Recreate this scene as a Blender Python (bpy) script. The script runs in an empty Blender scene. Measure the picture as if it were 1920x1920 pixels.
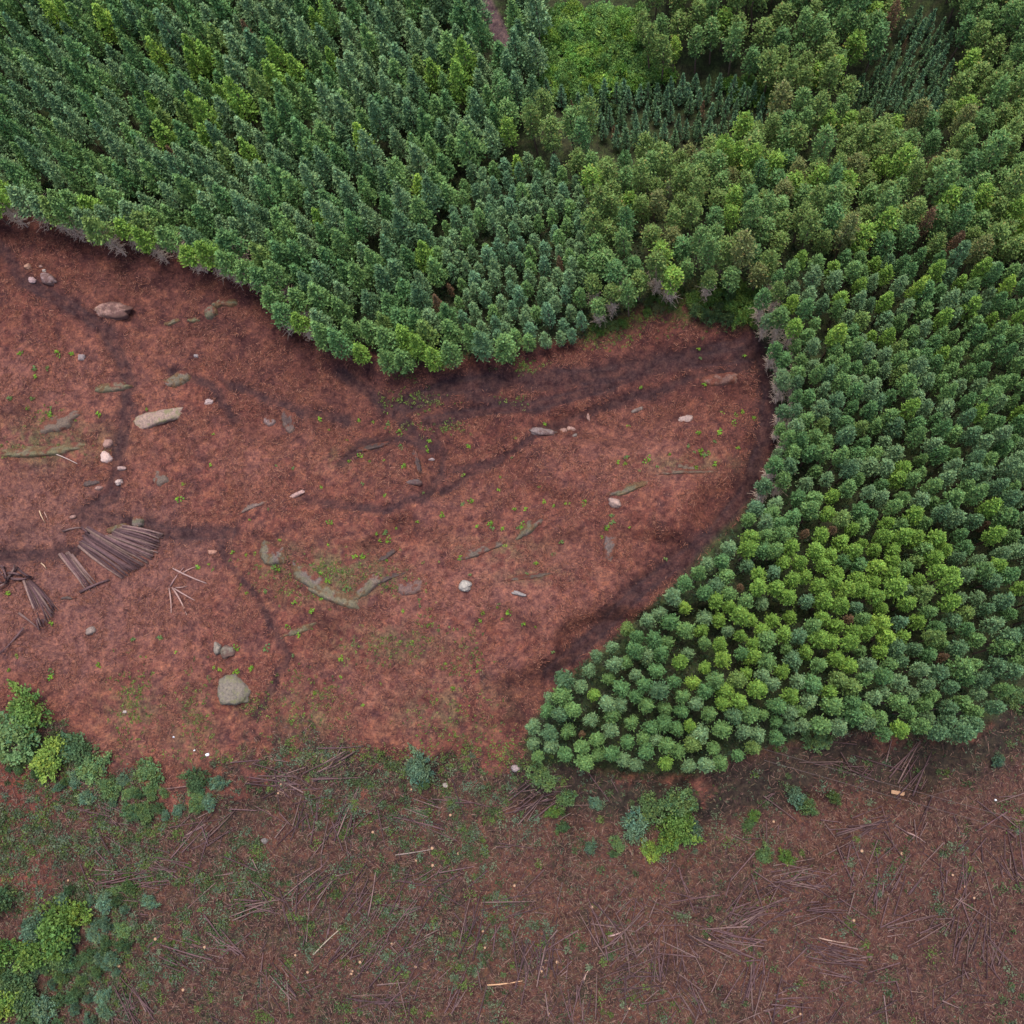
import bpy, math, random
import numpy as np
from mathutils import Vector, Matrix

random.seed(11)
rng = np.random.default_rng(11)
S = bpy.context.scene
COL = S.collection

# ------------------------------------------------------------------ camera, sky, sun, exposure
W_PX = 1920.0
F_PX = 2100.0                       # focal length in photograph pixels
CAM_Z = 150.0
down_cam = Vector((210.0, -420.0, -F_PX)).normalized()
RQ = down_cam.rotation_difference(Vector((0, 0, -1)))
RM = np.array(RQ.to_matrix())
cam_d = bpy.data.cameras.new('camera')
cam = bpy.data.objects.new('camera', cam_d)
COL.objects.link(cam)
cam.location = (0, 0, CAM_Z)
cam.rotation_mode = 'QUATERNION'
cam.rotation_quaternion = RQ
cam_d.sensor_width = 36.0
cam_d.lens = F_PX / W_PX * 36.0
cam_d.clip_start = 1.0
cam_d.clip_end = 6000.0
S.camera = cam

SUN_EL, SUN_AZ = math.radians(79), math.radians(8)      # azimuth measured from +Y towards +X
world = bpy.data.worlds.new('World')
S.world = world
world.use_nodes = True
nt = world.node_tree
nt.nodes.clear()
sky = nt.nodes.new('ShaderNodeTexSky')
sky.sky_type = 'NISHITA'
sky.sun_disc = False
sky.sun_elevation = SUN_EL
sky.sun_rotation = SUN_AZ
sky.dust_density = 4.0
sky.ozone_density = 1.5
bg = nt.nodes.new('ShaderNodeBackground')
bg.inputs['Strength'].default_value = 0.15
wo = nt.nodes.new('ShaderNodeOutputWorld')
nt.links.new(sky.outputs[0], bg.inputs[0])
nt.links.new(bg.outputs[0], wo.inputs[0])

sun_d = bpy.data.lights.new('sun', 'SUN')
sun = bpy.data.objects.new('sun', sun_d)
COL.objects.link(sun)
sun_d.energy = 2.2
sun_d.angle = math.radians(20)
sun_d.color = (1.0, 0.95, 0.88)
sdir = Vector((math.sin(SUN_AZ) * math.cos(SUN_EL), math.cos(SUN_AZ) * math.cos(SUN_EL), math.sin(SUN_EL)))
sun.rotation_mode = 'QUATERNION'
sun.rotation_quaternion = sdir.to_track_quat('Z', 'Y')
sun.location = (0, 0, 200)

S.view_settings.view_transform = 'Standard'
S.view_settings.look = 'None'
S.view_settings.gamma = 1
S.view_settings.exposure = 0.60
S.render.engine = 'CYCLES'
S.cycles.max_bounces = 5
S.cycles.diffuse_bounces = 3
S.cycles.glossy_bounces = 2
S.cycles.transmission_bounces = 2
S.cycles.use_denoising = True


# ------------------------------------------------------------------ numeric helpers
def hash2(ix, iy, seed):
    n = (ix.astype(np.int64) * 374761393 + iy.astype(np.int64) * 668265263 + seed * 1442695041) & 0x7fffffff
    n = ((n ^ (n >> 13)) * 1274126177) & 0x7fffffff
    n = (n ^ (n >> 16)) & 0xffffff
    return n / float(0xffffff)


def vnoise(x, y, seed=0):
    x0, y0 = np.floor(x), np.floor(y)
    fx, fy = x - x0, y - y0
    fx, fy = fx * fx * (3 - 2 * fx), fy * fy * (3 - 2 * fy)
    a, b = hash2(x0, y0, seed), hash2(x0 + 1, y0, seed)
    c, d = hash2(x0, y0 + 1, seed), hash2(x0 + 1, y0 + 1, seed)
    return (a * (1 - fx) + b * fx) * (1 - fy) + (c * (1 - fx) + d * fx) * fy


def fbm(x, y, seed=0, octs=4):
    s, a, t = 0.0, 1.0, 0.0
    for k in range(octs):
        s = s + a * vnoise(x * 2 ** k + 17.3 * k, y * 2 ** k - 9.1 * k, seed + k * 7)
        t += a
        a *= 0.5
    return s / t


def sstep(a, b, x):
    t = np.clip((x - a) / (b - a), 0, 1)
    return t * t * (3 - 2 * t)


def project(x, y, z):
    """world -> photograph pixels"""
    p = np.stack([x, y, z - CAM_Z], -1) @ RM            # inverse rotation
    q = -p[..., 2]
    q = np.where(np.abs(q) < 1e-3, 1e-3, q)
    return 960 + F_PX * p[..., 0] / q, 960 - F_PX * p[..., 1] / q


def plane_xy(px, py, z=0.0):
    d = RM @ np.array([px - 960.0, 960.0 - py, -F_PX])
    t = (z - CAM_Z) / d[2]
    return d[0] * t, d[1] * t


def seg_dist(px, py, pts):
    """distance from pixels to a polyline"""
    best = np.full(np.shape(px), 1e9)
    for (x0, y0), (x1, y1) in zip(pts[:-1], pts[1:]):
        dx, dy = x1 - x0, y1 - y0
        t = np.clip(((px - x0) * dx + (py - y0) * dy) / (dx * dx + dy * dy + 1e-9), 0, 1)
        best = np.minimum(best, np.hypot(px - x0 - t * dx, py - y0 - t * dy))
    return best


def inside(px, py, poly):
    px, py = np.asarray(px, float), np.asarray(py, float)
    r = np.zeros(px.shape, bool)
    n = len(poly)
    for i in range(n):
        x0, y0 = poly[i]
        x1, y1 = poly[(i + 1) % n]
        if y0 == y1:
            continue
        c = ((y0 > py) != (y1 > py)) & (px < (x1 - x0) * (py - y0) / (y1 - y0) + x0)
        r ^= c
    return r


def soft_poly(px, py, poly, w):
    """1 inside, fading over w pixels on both sides of the edge"""
    d = seg_dist(px, py, list(poly) + [poly[0]])
    s = np.where(inside(px, py, poly), d, -d)
    return sstep(-w, w, s)


# ------------------------------------------------------------------ lie of the land
def bump(x, y, px, py, rx, ry, h):
    cx, cy = plane_xy(px, py, 3.0)
    return h * np.exp(-((x - cx) / rx) ** 2 - ((y - cy) / ry) ** 2)


TRACKS = [
    ([(-60, 400), (0, 465), (50, 530), (125, 570), (190, 612), (222, 660), (240, 710), (235, 770), (226, 850), (212, 930), (150, 965)], 13),
    ([(555, 932), (640, 947), (720, 956), (790, 938), (828, 895), (833, 855), (815, 815)], 8),
    ([(760, 760), (840, 725), (960, 712), (1120, 705), (1260, 678), (1420, 660)], 20),
    ([(800, 790), (900, 770), (1000, 760), (1120, 730)], 12),
    ([(1425, 640), (1443, 740), (1432, 830), (1396, 925), (1335, 1005), (1200, 1105), (1100, 1205), (1030, 1262)], 17),
    ([(412, 1020), (432, 1060), (482, 1120), (512, 1180), (540, 1230), (505, 1300), (480, 1345)], 7),
    ([(1010, 812), (1100, 775), (1290, 712), (1400, 690)], 8),
    ([(850, 880), (940, 862), (1000, 818)], 6),
    ([(-40, 1045), (60, 1042), (140, 1035)], 12),
    ([(150, 965), (260, 985), (330, 1000), (430, 1000)], 14),
    ([(1120, 730), (1300, 660), (1420, 640)], 12),
    ([(640, 700), (740, 770), (790, 830)], 13),
    ([(640, 870), (680, 832), (760, 822), (815, 840)], 8),
    ([(940, 860), (880, 890), (830, 925)], 7),
    ([(320, 700), (395, 720), (440, 790)], 8),
    ([(430, 720), (560, 770), (660, 790)], 9),
    ([(880, 745), (1000, 765), (1120, 735)], 8),
]


def height(x, y):
    z = 11.0 * sstep(30, 170, y) + 9.0 * sstep(25, 150, -x) - 3.0 * sstep(15, 90, -y)
    z = z + bump(x, y, 950, 1020, 26, 20, 3.2) + bump(x, y, 620, 1060, 14, 10, 1.6)
    z = z - bump(x, y, 1290, 225, 17, 13, 6.0) - bump(x, y, 1690, 140, 12, 18, 7.0)
    z = z + bump(x, y, 1330, 480, 18, 14, 3.0) - bump(x, y, 900, 760, 34, 9, 1.5)
    z = z + bump(x, y, 150, 760, 22, 16, 1.6)
    rg = 1 - np.abs(2 * fbm(x * .055 + 4, y * .085 + 2, 77, 3) - 1)
    z = z + 2.6 * sstep(.60, .96, rg) * np.exp(-((x / 120) ** 2 + ((y - 20) / 60) ** 2))
    z = z + bump(x, y, 720, 880, 6.5, 4.5, 1.3) - bump(x, y, 1100, 745, 26, 3.0, .9) - bump(x, y, 1440, 800, 3.0, 14, 1.0)
    near = np.exp(-((x / 220) ** 2 + (y / 260) ** 2))
    z = z + near * (1.5 * (fbm(x * 0.05, y * 0.05, 3, 3) - 0.5) + 0.9 * (fbm(x * 0.22, y * 0.22, 9, 3) - 0.5))
    z = z + 14 * (1 - near) * (fbm(x * 0.004 + 3, y * 0.004, 5, 3) - 0.3)
    return z


def micro(x, y):
    return 0.34 * (fbm(x * 0.9, y * 0.9, 21, 3) - 0.5) + 0.16 * (fbm(x * 3.1, y * 3.1, 31, 2) - 0.5)


def gz(x, y):
    x, y = np.asarray(x, float), np.asarray(y, float)
    return height(x, y) + micro(x, y)


def ground_at(px, py):
    z = 5.0
    for _ in range(14):
        x, y = plane_xy(px, py, z)
        z = 0.4 * z + 0.6 * float(gz(np.array([x]), np.array([y]))[0])
    return x, y, z


def px_per_m(x, y, z):
    p = np.array([x, y, z - CAM_Z]) @ RM
    return F_PX / -p[2]


# ------------------------------------------------------------------ outlines (photograph pixels)
P_LTREE = [(-140, -140), (880, -140), (895, 10), (905, 60), (960, 130), (1000, 230), (1060, 330), (1098, 400), (1095, 560), (1085, 640),
           (1010, 655), (930, 665), (860, 680), (790, 688), (700, 672), (630, 645), (585, 610), (540, 568), (480, 525), (410, 478),
           (340, 452), (240, 422), (150, 404), (60, 390), (-140, 350)]
P_LBASE = [(-200, -140), (960, -140), (960, 100), (1020, 230), (1080, 330), (1110, 400), (1100, 650), (980, 676), (860, 694), (740, 700), (640, 668),
           (560, 626), (480, 556), (410, 524), (300, 497), (190, 467), (60, 432), (-60, 418), (-200, 400)]
P_YCEDAR = [(880, 330), (990, 305), (1085, 335), (1100, 480), (1090, 640), (960, 655), (860, 600), (820, 470)]
P_PINE_A = [(1100, 345), (1160, 292), (1230, 275), (1310, 262), (1420, 232), (1460, 195), (1540, 190), (1620, 215), (1770, 225),
            (1795, 130), (1780, 60), (1800, -140), (2060, -140), (2060, 470), (1790, 470), (1620, 455), (1545, 440), (1480, 435),
            (1440, 500), (1380, 525), (1300, 520), (1230, 520), (1190, 560), (1110, 570), (1095, 500)]
P_PINE_B = [(1215, -140), (1730, -140), (1695, 40), (1630, 140), (1570, 178), (1490, 150), (1400, 120), (1300, 142), (1235, 120), (1205, 40)]
P_PINE_C = [(930, 150), (1000, 195), (1100, 225), (1112, 300), (1010, 300), (945, 270)]
P_YOUNG_A = [(1015, 175), (1130, 172), (1250, 165), (1330, 150), (1420, 175), (1450, 215), (1400, 235), (1280, 258), (1150, 275), (1110, 235)]
P_YOUNG_B = [(1700, 40), (1770, 40), (1785, 130), (1760, 215), (1640, 215), (1570, 192), (1620, 150), (1680, 100)]
P_FIR = [(1452, 485), (1540, 470), (1620, 480), (2060, 480), (2060, 1180), (1935, 1240), (1880, 1318), (1800, 1378), (1720, 1390),
         (1640, 1375), (1560, 1362), (1490, 1372), (1420, 1400), (1370, 1430), (1285, 1448), (1180, 1432), (1100, 1436), (1010, 1428),
         (985, 1395), (992, 1350), (1050, 1275), (1120, 1215), (1200, 1150), (1300, 1070), (1380, 1010), (1428, 920), (1462, 830),
         (1474, 740), (1448, 650), (1432, 560)]
P_LOWER = [(-400, 1420), (0, 1370), (120, 1400), (240, 1440), (420, 1440), (560, 1410), (700, 1410), (800, 1400), (900, 1380), (960, 1400),
           (1000, 1400), (1300, 1400), (1400, 1380), (1560, 1340), (1700, 1360), (1820, 1320), (1900, 1250), (2400, 1150), (2600, 2600), (-800, 2600)]
P_WOODS = [(-140, -140), (2060, -140), (2060, 1240), (1885, 1330), (1800, 1385), (1560, 1368), (1285, 1452), (1010, 1436), (982, 1395), (1050, 1275),
           (1300, 1068), (1428, 930), (1462, 830), (1455, 740), (1430, 640), (1400, 590), (1300, 545), (1180, 580), (1100, 630), (1000, 655),
           (790, 684), (640, 645), (540, 570), (410, 485), (240, 432), (60, 400), (-140, 360)]
P_GRASSY = [(1090, 640), (1110, 600), (1180, 590), (1260, 560), (1300, 530), (1420, 540), (1425, 600), (1380, 610), (1300, 600), (1220, 590), (1150, 625)]

# ------------------------------------------------------------------ ground sheet
def axis(lo, hi, step, far):
    a = list(np.arange(lo, hi + step, step))
    s, v = step, hi
    while v < far:
        s *= 1.25
        v += s
        a.append(v)
    s, v = step, lo
    b = []
    while v > -far:
        s *= 1.25
        v -= s
        b.append(v)
    return np.array(b[::-1] + a)


cx_, cy_ = zip(*[plane_xy(px, py, 6.0) for px, py in ((-40, -40), (1960, -40), (-40, 1960), (1960, 1960))])
ax = axis(min(cx_) - 4, max(cx_) + 4, 0.24, 2500.0)
ay = axis(min(cy_) - 4, max(cy_) + 4, 0.24, 2500.0)
GX, GY = np.meshgrid(ax, ay)
GZ = gz(GX, GY)
PX, PY = project(GX, GY, GZ)

jx, jy = fbm(GX * 1.2, GY * 1.2, 402, 3), fbm(GX * 1.2, GY * 1.2, 403, 3)
cov = np.zeros(GX.shape)                       # how much a track covers the soil
for pts, w in TRACKS:
    wob = 0.6 + 0.8 * fbm(GX * 0.5, GY * 0.5, 51, 2)
    nbk = sstep(.28, .62, fbm(GX * .9, GY * .9, 57 + int(pts[0][0]), 3) * .6 + .4 * fbm(GX * .15, GY * .15, 58, 2))
    cov = np.maximum(cov, (1 - sstep(w * 0.35, w * 2.0, seg_dist(PX + 16 * (wob - 1) + 9 * (jx - .5), PY + 16 * (wob - 1) + 9 * (jy - .5), pts) * wob)) * (.72 + .28 * nbk))
rut = np.zeros(GX.shape)
for pts, w in TRACKS:
    if w >= 10:
        sd = seg_dist(PX, PY, pts)
        rut = np.maximum(rut, np.exp(-((sd - w * .62) / (w * .2)) ** 2) * sstep(.30, .5, fbm(GX * .25, GY * .25, 59, 2)))
GZ = GZ - 0.22 * cov - 0.16 * rut
n1 = fbm(GX * 0.07, GY * 0.07, 61, 4)
n2 = fbm(GX * 0.35, GY * 0.35, 71, 4)
n3 = fbm(GX * 1.6, GY * 1.6, 81, 3)
n4 = vnoise(GX * 2.7, GY * 2.7, 91)


def C(*v):
    return np.array(v)[None, None, :]


def mixc(a, b, t):
    return a + (b - a) * t[..., None]


wv = fbm(GX * .12, GY * .12, 301, 3) - .5
wu = fbm(GX * .12, GY * .12, 302, 3) - .5
WX, WY = PX + 34 * wv, PY + 34 * wu            # ragged version of the coordinates for soft outlines
n5 = fbm(GX * .8, GY * .8, 303, 4)
col = mixc(C(.136, .050, .040) + 0 * GX[..., None], C(.190, .078, .060), sstep(.36, .64, n1))
col = mixc(col, C(.080, .034, .032), sstep(.52, .68, n2) * .6)
col = mixc(col, C(.068, .034, .036), sstep(.53, .67, n5) * .65)
n6 = fbm(GX * .035 + 7, GY * .05, 411, 3)
col = mixc(col, C(.150, .072, .060), sstep(.52, .66, n6) * .45)
col = mixc(col, C(.25, .102, .062), sstep(.60, .74, 1 - n5) * .45)
col = mixc(col, C(.235, .098, .068), sstep(.50, .66, n3) * .5)
grey = soft_poly(WX, WY, [(0, 900), (330, 930), (420, 1010), (330, 1200), (120, 1280), (-80, 1240), (-80, 900)], 60)
col = mixc(col, C(.165, .088, .078), grey * .5)
pale = np.zeros(GX.shape)
for (mx, my, rx, ry, a) in ((1210, 850, 170, 80, .7), (940, 1110, 300, 150, .65), (450, 860, 150, 70, .4), (60, 700, 120, 60, .5), (740, 1280, 200, 70, .5), (1355, 705, 40, 10, .7),
                            (330, 1150, 200, 120, .4), (120, 1180, 160, 60, .5)):
    pale = np.maximum(pale, a * np.exp(-((PX - mx) / rx) ** 2 - ((PY - my) / ry) ** 2))
col = mixc(col, C(.225, .100, .080), pale * sstep(.30, .52, n2 * .5 + n3 * .5))
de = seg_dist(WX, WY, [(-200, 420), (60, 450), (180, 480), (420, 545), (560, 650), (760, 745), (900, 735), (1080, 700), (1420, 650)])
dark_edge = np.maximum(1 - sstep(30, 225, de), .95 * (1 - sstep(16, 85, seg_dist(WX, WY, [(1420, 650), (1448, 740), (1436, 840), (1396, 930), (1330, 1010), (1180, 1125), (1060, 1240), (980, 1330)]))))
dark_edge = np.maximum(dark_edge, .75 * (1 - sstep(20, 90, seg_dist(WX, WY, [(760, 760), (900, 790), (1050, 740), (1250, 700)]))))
col = mixc(col, C(.064, .026, .025), dark_edge * (.42 + .30 * sstep(.4, .6, n5)))  # churned soil, plus forest-edge shade painted into the soil colour
moss = np.zeros(GX.shape)
for (mx, my, rx, ry, a) in ((620, 1080, 110, 45, .8), (700, 1075, 60, 30, .7), (90, 830, 110, 40, .6), (720, 1210, 110, 40, .45), (540, 1050, 50, 30, .5),
                            (640, 860, 60, 30, .25), (470, 1310, 60, 30, .4), (250, 1340, 60, 60, .4), (360, 1370, 40, 60, .4), (590, 1340, 60, 50, .4),
                            (840, 1330, 110, 50, .4), (1290, 870, 100, 18, .4), (930, 1030, 90, 22, .4), (1010, 1080, 80, 16, .4)):
    moss = np.maximum(moss, a * np.exp(-((PX - mx) / rx) ** 2 - ((PY - my) / ry) ** 2))
col = mixc(col, C(.115, .105, .055), np.clip(moss * sstep(.38, .6, n3 * .6 + n2 * .4) * 1.5, 0, .85))
lower = soft_poly(PX + 240 * wv + 90 * (jx - .5), PY + 300 * wu + 110 * (jy - .5), P_LOWER, 34)
lowc = mixc(C(.090, .046, .037) + 0 * GX[..., None], C(.050, .034, .027), sstep(.42, .60, n2))
lowc = mixc(lowc, C(.050, .056, .034), sstep(.50, .64, n5) * .6)
lowc = mixc(lowc, C(.140, .064, .044), sstep(.52, .64, n3) * .6)
lowc = mixc(lowc, C(.150, .066, .045), sstep(.54, .68, n1) * .45)
east = sstep(1150, 1700, PX + (PY - 1500) * .3) * sstep(1400, 1460, PY)
lowc = mixc(lowc, C(.115, .055, .046), east * .5)
band = 1 - sstep(18, 60, seg_dist(WX, WY, [(-60, 1370), (60, 1395), (200, 1450), (420, 1480), (560, 1440), (720, 1425), (930, 1410), (1020, 1470), (1250, 1488), (1420, 1462), (1560, 1412), (1720, 1432), (1820, 1410), (1900, 1340)]))  # dark brush along the bank, then painted shade under the plantation
band = np.maximum(band, 1 - sstep(22, 80, seg_dist(WX, WY, [(1010, 1470), (1250, 1500), (1420, 1478), (1560, 1425), (1720, 1440), (1830, 1415), (1920, 1330)])))  # damp soil with the plantation's shade painted into its colour
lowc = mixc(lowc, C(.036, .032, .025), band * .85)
redw = 1 - sstep(30, 90, seg_dist(PX, PY, [(-40, 1490), (60, 1480)]))
redw = np.maximum(redw, 1 - sstep(30, 80, seg_dist(PX, PY, [(-40, 1660), (40, 1640)])))
lowc = mixc(lowc, C(.16, .058, .042), redw)
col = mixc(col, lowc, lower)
col = mixc(col, C(.054, .030, .031), cov * (.78 + .20 * sstep(.40, .60, n5)) * (1 - lower))
col = mixc(col, C(.046, .030, .034), rut * .55 * (1 - lower))
floor_m = np.zeros(GX.shape)
floor_m = np.maximum(floor_m, soft_poly(WX, WY, P_WOODS, 12))
far = 1 - ((np.abs(PX - 960) < 1100) & (np.abs(PY - 960) < 1100))
floor_m = np.maximum(floor_m, far * (GY > 0))
col = mixc(col, mixc(C(.040, .050, .026) + 0 * GX[..., None], C(.040, .066, .026), sstep(.4, .6, n3)), floor_m * .95)
col = mixc(col, C(.085, .120, .030), soft_poly(PX, PY, P_GRASSY, 22) * .8 * sstep(.3, .55, n3))
road = 1 - sstep(11, 19, seg_dist(PX, PY, [(885, -80), (905, 0), (935, 55), (950, 90)]))
col = mixc(col, C(.115, .078, .082), road)
col = col * (0.86 + 0.28 * n4[..., None]) * mixc(C(.83, .84, .86), C(.76, .76, .80), lower)


def make_mesh(name, V, F, mats, vcol=None, smooth=False, fmat=None):
    """V (n,3), F (m,k) all faces with k corners"""
    me = bpy.data.meshes.new(name)
    V = np.ascontiguousarray(V, dtype=np.float32)
    F = np.ascontiguousarray(F, dtype=np.int32)
    m, k = F.shape
    me.vertices.add(len(V))
    me.vertices.foreach_set('co', V.ravel())
    me.loops.add(m * k)
    me.loops.foreach_set('vertex_index', F.ravel())
    me.polygons.add(m)
    me.polygons.foreach_set('loop_start', np.arange(0, m * k, k, dtype=np.int32))
    me.polygons.foreach_set('loop_total', np.full(m, k, dtype=np.int32))
    if smooth:
        me.polygons.foreach_set('use_smooth', np.ones(m, dtype=bool))
    for mt in mats:
        me.materials.append(mt)
    if fmat is not None:
        me.polygons.foreach_set('material_index', np.ascontiguousarray(fmat, dtype=np.int32))
    if vcol is not None:
        at = me.color_attributes.new('col', 'FLOAT_COLOR', 'POINT')
        c4 = np.ones((len(V), 4), dtype=np.float32)
        c4[:, :3] = vcol
        at.data.foreach_set('color', c4.ravel())
    me.update(calc_edges=True)
    return me


def link(name, me, parent=None):
    o = bpy.data.objects.new(name, me)
    COL.objects.link(o)
    if parent is not None:
        o.parent = parent
    return o


def tag(o, label=None, cat=None, group=None, kind=None):
    if label:
        o['label'] = label
    if cat:
        o['category'] = cat
    if group:
        o['group'] = group
    if kind:
        o['kind'] = kind
    return o


# ------------------------------------------------------------------ materials
class Nodes:
    def __init__(self, name, rough=0.9, spec=0.15):
        self.m = bpy.data.materials.new(name)
        self.m.use_nodes = True
        self.t = self.m.node_tree
        self.b = self.t.nodes['Principled BSDF']
        self.b.inputs['Roughness'].default_value = rough
        self.b.inputs['Specular IOR Level'].default_value = spec

    def n(self, kind, **kw):
        nd = self.t.nodes.new(kind)
        for k, v in kw.items():
            setattr(nd, k, v)
        return nd

    def l(self, a, b):
        self.t.links.new(a, b)

    def obj_coord(self):
        return self.n('ShaderNodeTexCoord').outputs['Object']

    def noise(self, scale, detail=4, rough=.6, vec=None):
        nd = self.n('ShaderNodeTexNoise')
        nd.inputs['Scale'].default_value = scale
        nd.inputs['Detail'].default_value = detail
        nd.inputs['Roughness'].default_value = rough
        if vec is not None:
            self.l(vec, nd.inputs['Vector'])
        return nd.outputs['Fac']

    def ramp(self, fac, stops):
        r = self.n('ShaderNodeValToRGB')
        while len(r.color_ramp.elements) < len(stops):
            r.color_ramp.elements.new(.5)
        for e, (p, c) in zip(r.color_ramp.elements, stops):
            e.position = p
            e.color = (c[0], c[1], c[2], 1)
        self.l(fac, r.inputs['Fac'])
        return r.outputs['Color']

    def mix(self, kind, a, b, fac=1.0):
        nd = self.n('ShaderNodeMix', data_type='RGBA', blend_type=kind)
        if isinstance(fac, (int, float)):
            nd.inputs['Factor'].default_value = fac
        else:
            self.l(fac, nd.inputs['Factor'])
        for sock, v in ((nd.inputs['A'] if False else nd.inputs[6], a), (nd.inputs[7], b)):
            if isinstance(v, tuple):
                sock.default_value = (*v, 1)
            else:
                self.l(v, sock)
        return nd.outputs[2]

    def bump(self, h, strength, dist):
        b = self.n('ShaderNodeBump')
        b.inputs['Strength'].default_value = strength
        b.inputs['Distance'].default_value = dist
        self.l(h, b.inputs['Height'])
        self.l(b.outputs[0], self.b.inputs['Normal'])


def soil_material():
    k = Nodes('cleared_soil', .95, .1)
    co = k.obj_coord()
    at = k.n('ShaderNodeAttribute', attribute_name='col').outputs['Color']
    fine = k.noise(3.6, 6, .8, co)
    c = k.mix('MULTIPLY', at, k.ramp(fine, [(.30, (.36, .34, .40)), (.45, (.82, .80, .85)), (.57, (1.16, 1.12, 1.04)), (.69, (1.95, 1.8, 1.5))]))
    mid = k.noise(1.1, 5, .7, co)
    c = k.mix('MULTIPLY', c, k.ramp(mid, [(.36, (.56, .52, .58)), (.5, (.97, .97, .98)), (.64, (1.34, 1.26, 1.12))]))
    k.l(c, k.b.inputs['Base Color'])
    k.bump(fine, .8, .12)
    return k.m


def leaf_material(name, tinted):
    k = Nodes(name, .65, .2)
    at = k.n('ShaderNodeAttribute', attribute_name='col').outputs['Color']
    c = at
    if tinted:
        oi = k.n('ShaderNodeObjectInfo')
        c = k.mix('MULTIPLY', at, oi.outputs['Color'])
    k.l(c, k.b.inputs['Base Color'])
    tr = k.n('ShaderNodeBsdfTranslucent')
    k.l(c, tr.inputs['Color'])
    ms = k.n('ShaderNodeMixShader')
    ms.inputs[0].default_value = .30
    k.l(k.b.outputs[0], ms.inputs[1])
    k.l(tr.outputs[0], ms.inputs[2])
    out = [n for n in k.t.nodes if n.type == 'OUTPUT_MATERIAL'][0]
    k.l(ms.outputs[0], out.inputs['Surface'])
    return k.m


def attr_material(name, rough=.9):
    k = Nodes(name, rough, .1)
    at = k.n('ShaderNodeAttribute', attribute_name='col').outputs['Color']
    c = k.mix('MULTIPLY', at, k.ramp(k.noise(3.0, 3, .6, k.obj_coord()), [(.3, (.7, .7, .7)), (.7, (1.3, 1.3, 1.3))]))
    k.l(c, k.b.inputs['Base Color'])
    return k.m


def bark_material(name, base):
    k = Nodes(name, .9, .1)
    oi = k.n('ShaderNodeObjectInfo')
    c = k.mix('MULTIPLY', oi.outputs['Color'], k.ramp(k.noise(4.0, 4, .7, k.obj_coord()), [(.3, (.65, .65, .7)), (.7, (1.35, 1.3, 1.25))]))
    k.l(c, k.b.inputs['Base Color'])
    return k.m


def rock_material(name, moss, litter):
    k = Nodes(name, .9, .15)
    co = k.obj_coord()
    oi = k.n('ShaderNodeObjectInfo')
    n = k.noise(3.4, 7, .8, co)
    c = k.mix('MULTIPLY', oi.outputs['Color'], k.ramp(n, [(.33, (.45, .44, .46)), (.48, (.92, .92, .93)), (.64, (1.4, 1.34, 1.24))]))
    if moss:
        c = k.mix('MIX', c, (.15, .15, .07), k.ramp(k.noise(.9, 5, .75, co), [(.50, (0, 0, 0)), (.62, (moss, moss, moss))]))
    if litter:
        c = k.mix('MIX', c, (.085, .042, .040), k.ramp(k.noise(.55, 5, .7, co), [(.40, (0, 0, 0)), (.52, (litter, litter, litter))]))
    k.l(c, k.b.inputs['Base Color'])
    k.bump(n, .7, .15)
    return k.m


M_SOIL = soil_material()
M_LEAF = leaf_material('needle_foliage', True)
M_LEAF_MASS = leaf_material('needle_foliage_mass', False)
M_BARK = bark_material('conifer_bark', None)
M_DEAD = attr_material('dry_twigs')
M_LITTER = attr_material('woody_litter')
M_ROCK = rock_material('bare_granite', 0, 0)
M_ROCK_MOSS = rock_material('mossy_granite', .75, 0)
M_ROCK_LITTER = rock_material('needle_strewn_granite', .35, .8)
k_ = Nodes('cut_wood', .8, .15)
k_.l(k_.ramp(k_.noise(9, 3, .6, k_.obj_coord()), [(.3, (.26, .15, .09)), (.7, (.42, .26, .16))]), k_.b.inputs['Base Color'])
M_CUT = k_.m
k = Nodes('weathered_ledge', .92, .12)
at_ = k.n('ShaderNodeAttribute', attribute_name='col').outputs['Color']
fn = k.noise(4.5, 6, .75, k.obj_coord())
k.l(k.mix('MULTIPLY', at_, k.ramp(fn, [(.30, (.45, .45, .50)), (.47, (.9, .9, .92)), (.60, (1.25, 1.2, 1.12)), (.72, (1.8, 1.7, 1.55))])), k.b.inputs['Base Color'])
k.bump(fn, .8, .12)
M_LEDGE = k.m

idx = np.arange(GX.size).reshape(GX.shape)
quads = np.stack([idx[:-1, :-1], idx[:-1, 1:], idx[1:, 1:], idx[1:, :-1]], -1).reshape(-1, 4)
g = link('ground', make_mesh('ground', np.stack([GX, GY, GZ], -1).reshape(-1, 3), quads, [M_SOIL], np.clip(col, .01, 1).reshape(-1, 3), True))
tag(g, 'red brown cleared hillside soil with worn tracks', None, None, 'structure')


# ------------------------------------------------------------------ shape builders (numpy)
def rand_quads(P, out, size, asp, r, lift=.55):
    """a spray quad at every point P, long axis along OUT, faces mostly up"""
    n = len(P)
    u = out + r.normal(0, .55, (n, 3))
    u /= np.linalg.norm(u, axis=1)[:, None] + 1e-9
    nn = r.normal(0, .55, (n, 3)) + out * .5
    nn[:, 2] += lift
    v = np.cross(nn, u)
    v /= np.linalg.norm(v, axis=1)[:, None] + 1e-9
    L = (size * (.7 + .6 * r.random(n)))[:, None] if np.ndim(size) else size * (.7 + .6 * r.random((n, 1)))
    Wd = L * asp
    a = P - u * L * .5 - v * Wd * .30
    b = P - u * L * .5 + v * Wd * .30
    c = P + u * L * .5 + v * Wd * .5
    d = P + u * L * .5 - v * Wd * .5
    V = np.stack([a, b, c, d], 1).reshape(-1, 3)
    F = np.arange(4 * n).reshape(-1, 4)
    return V, F


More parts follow.
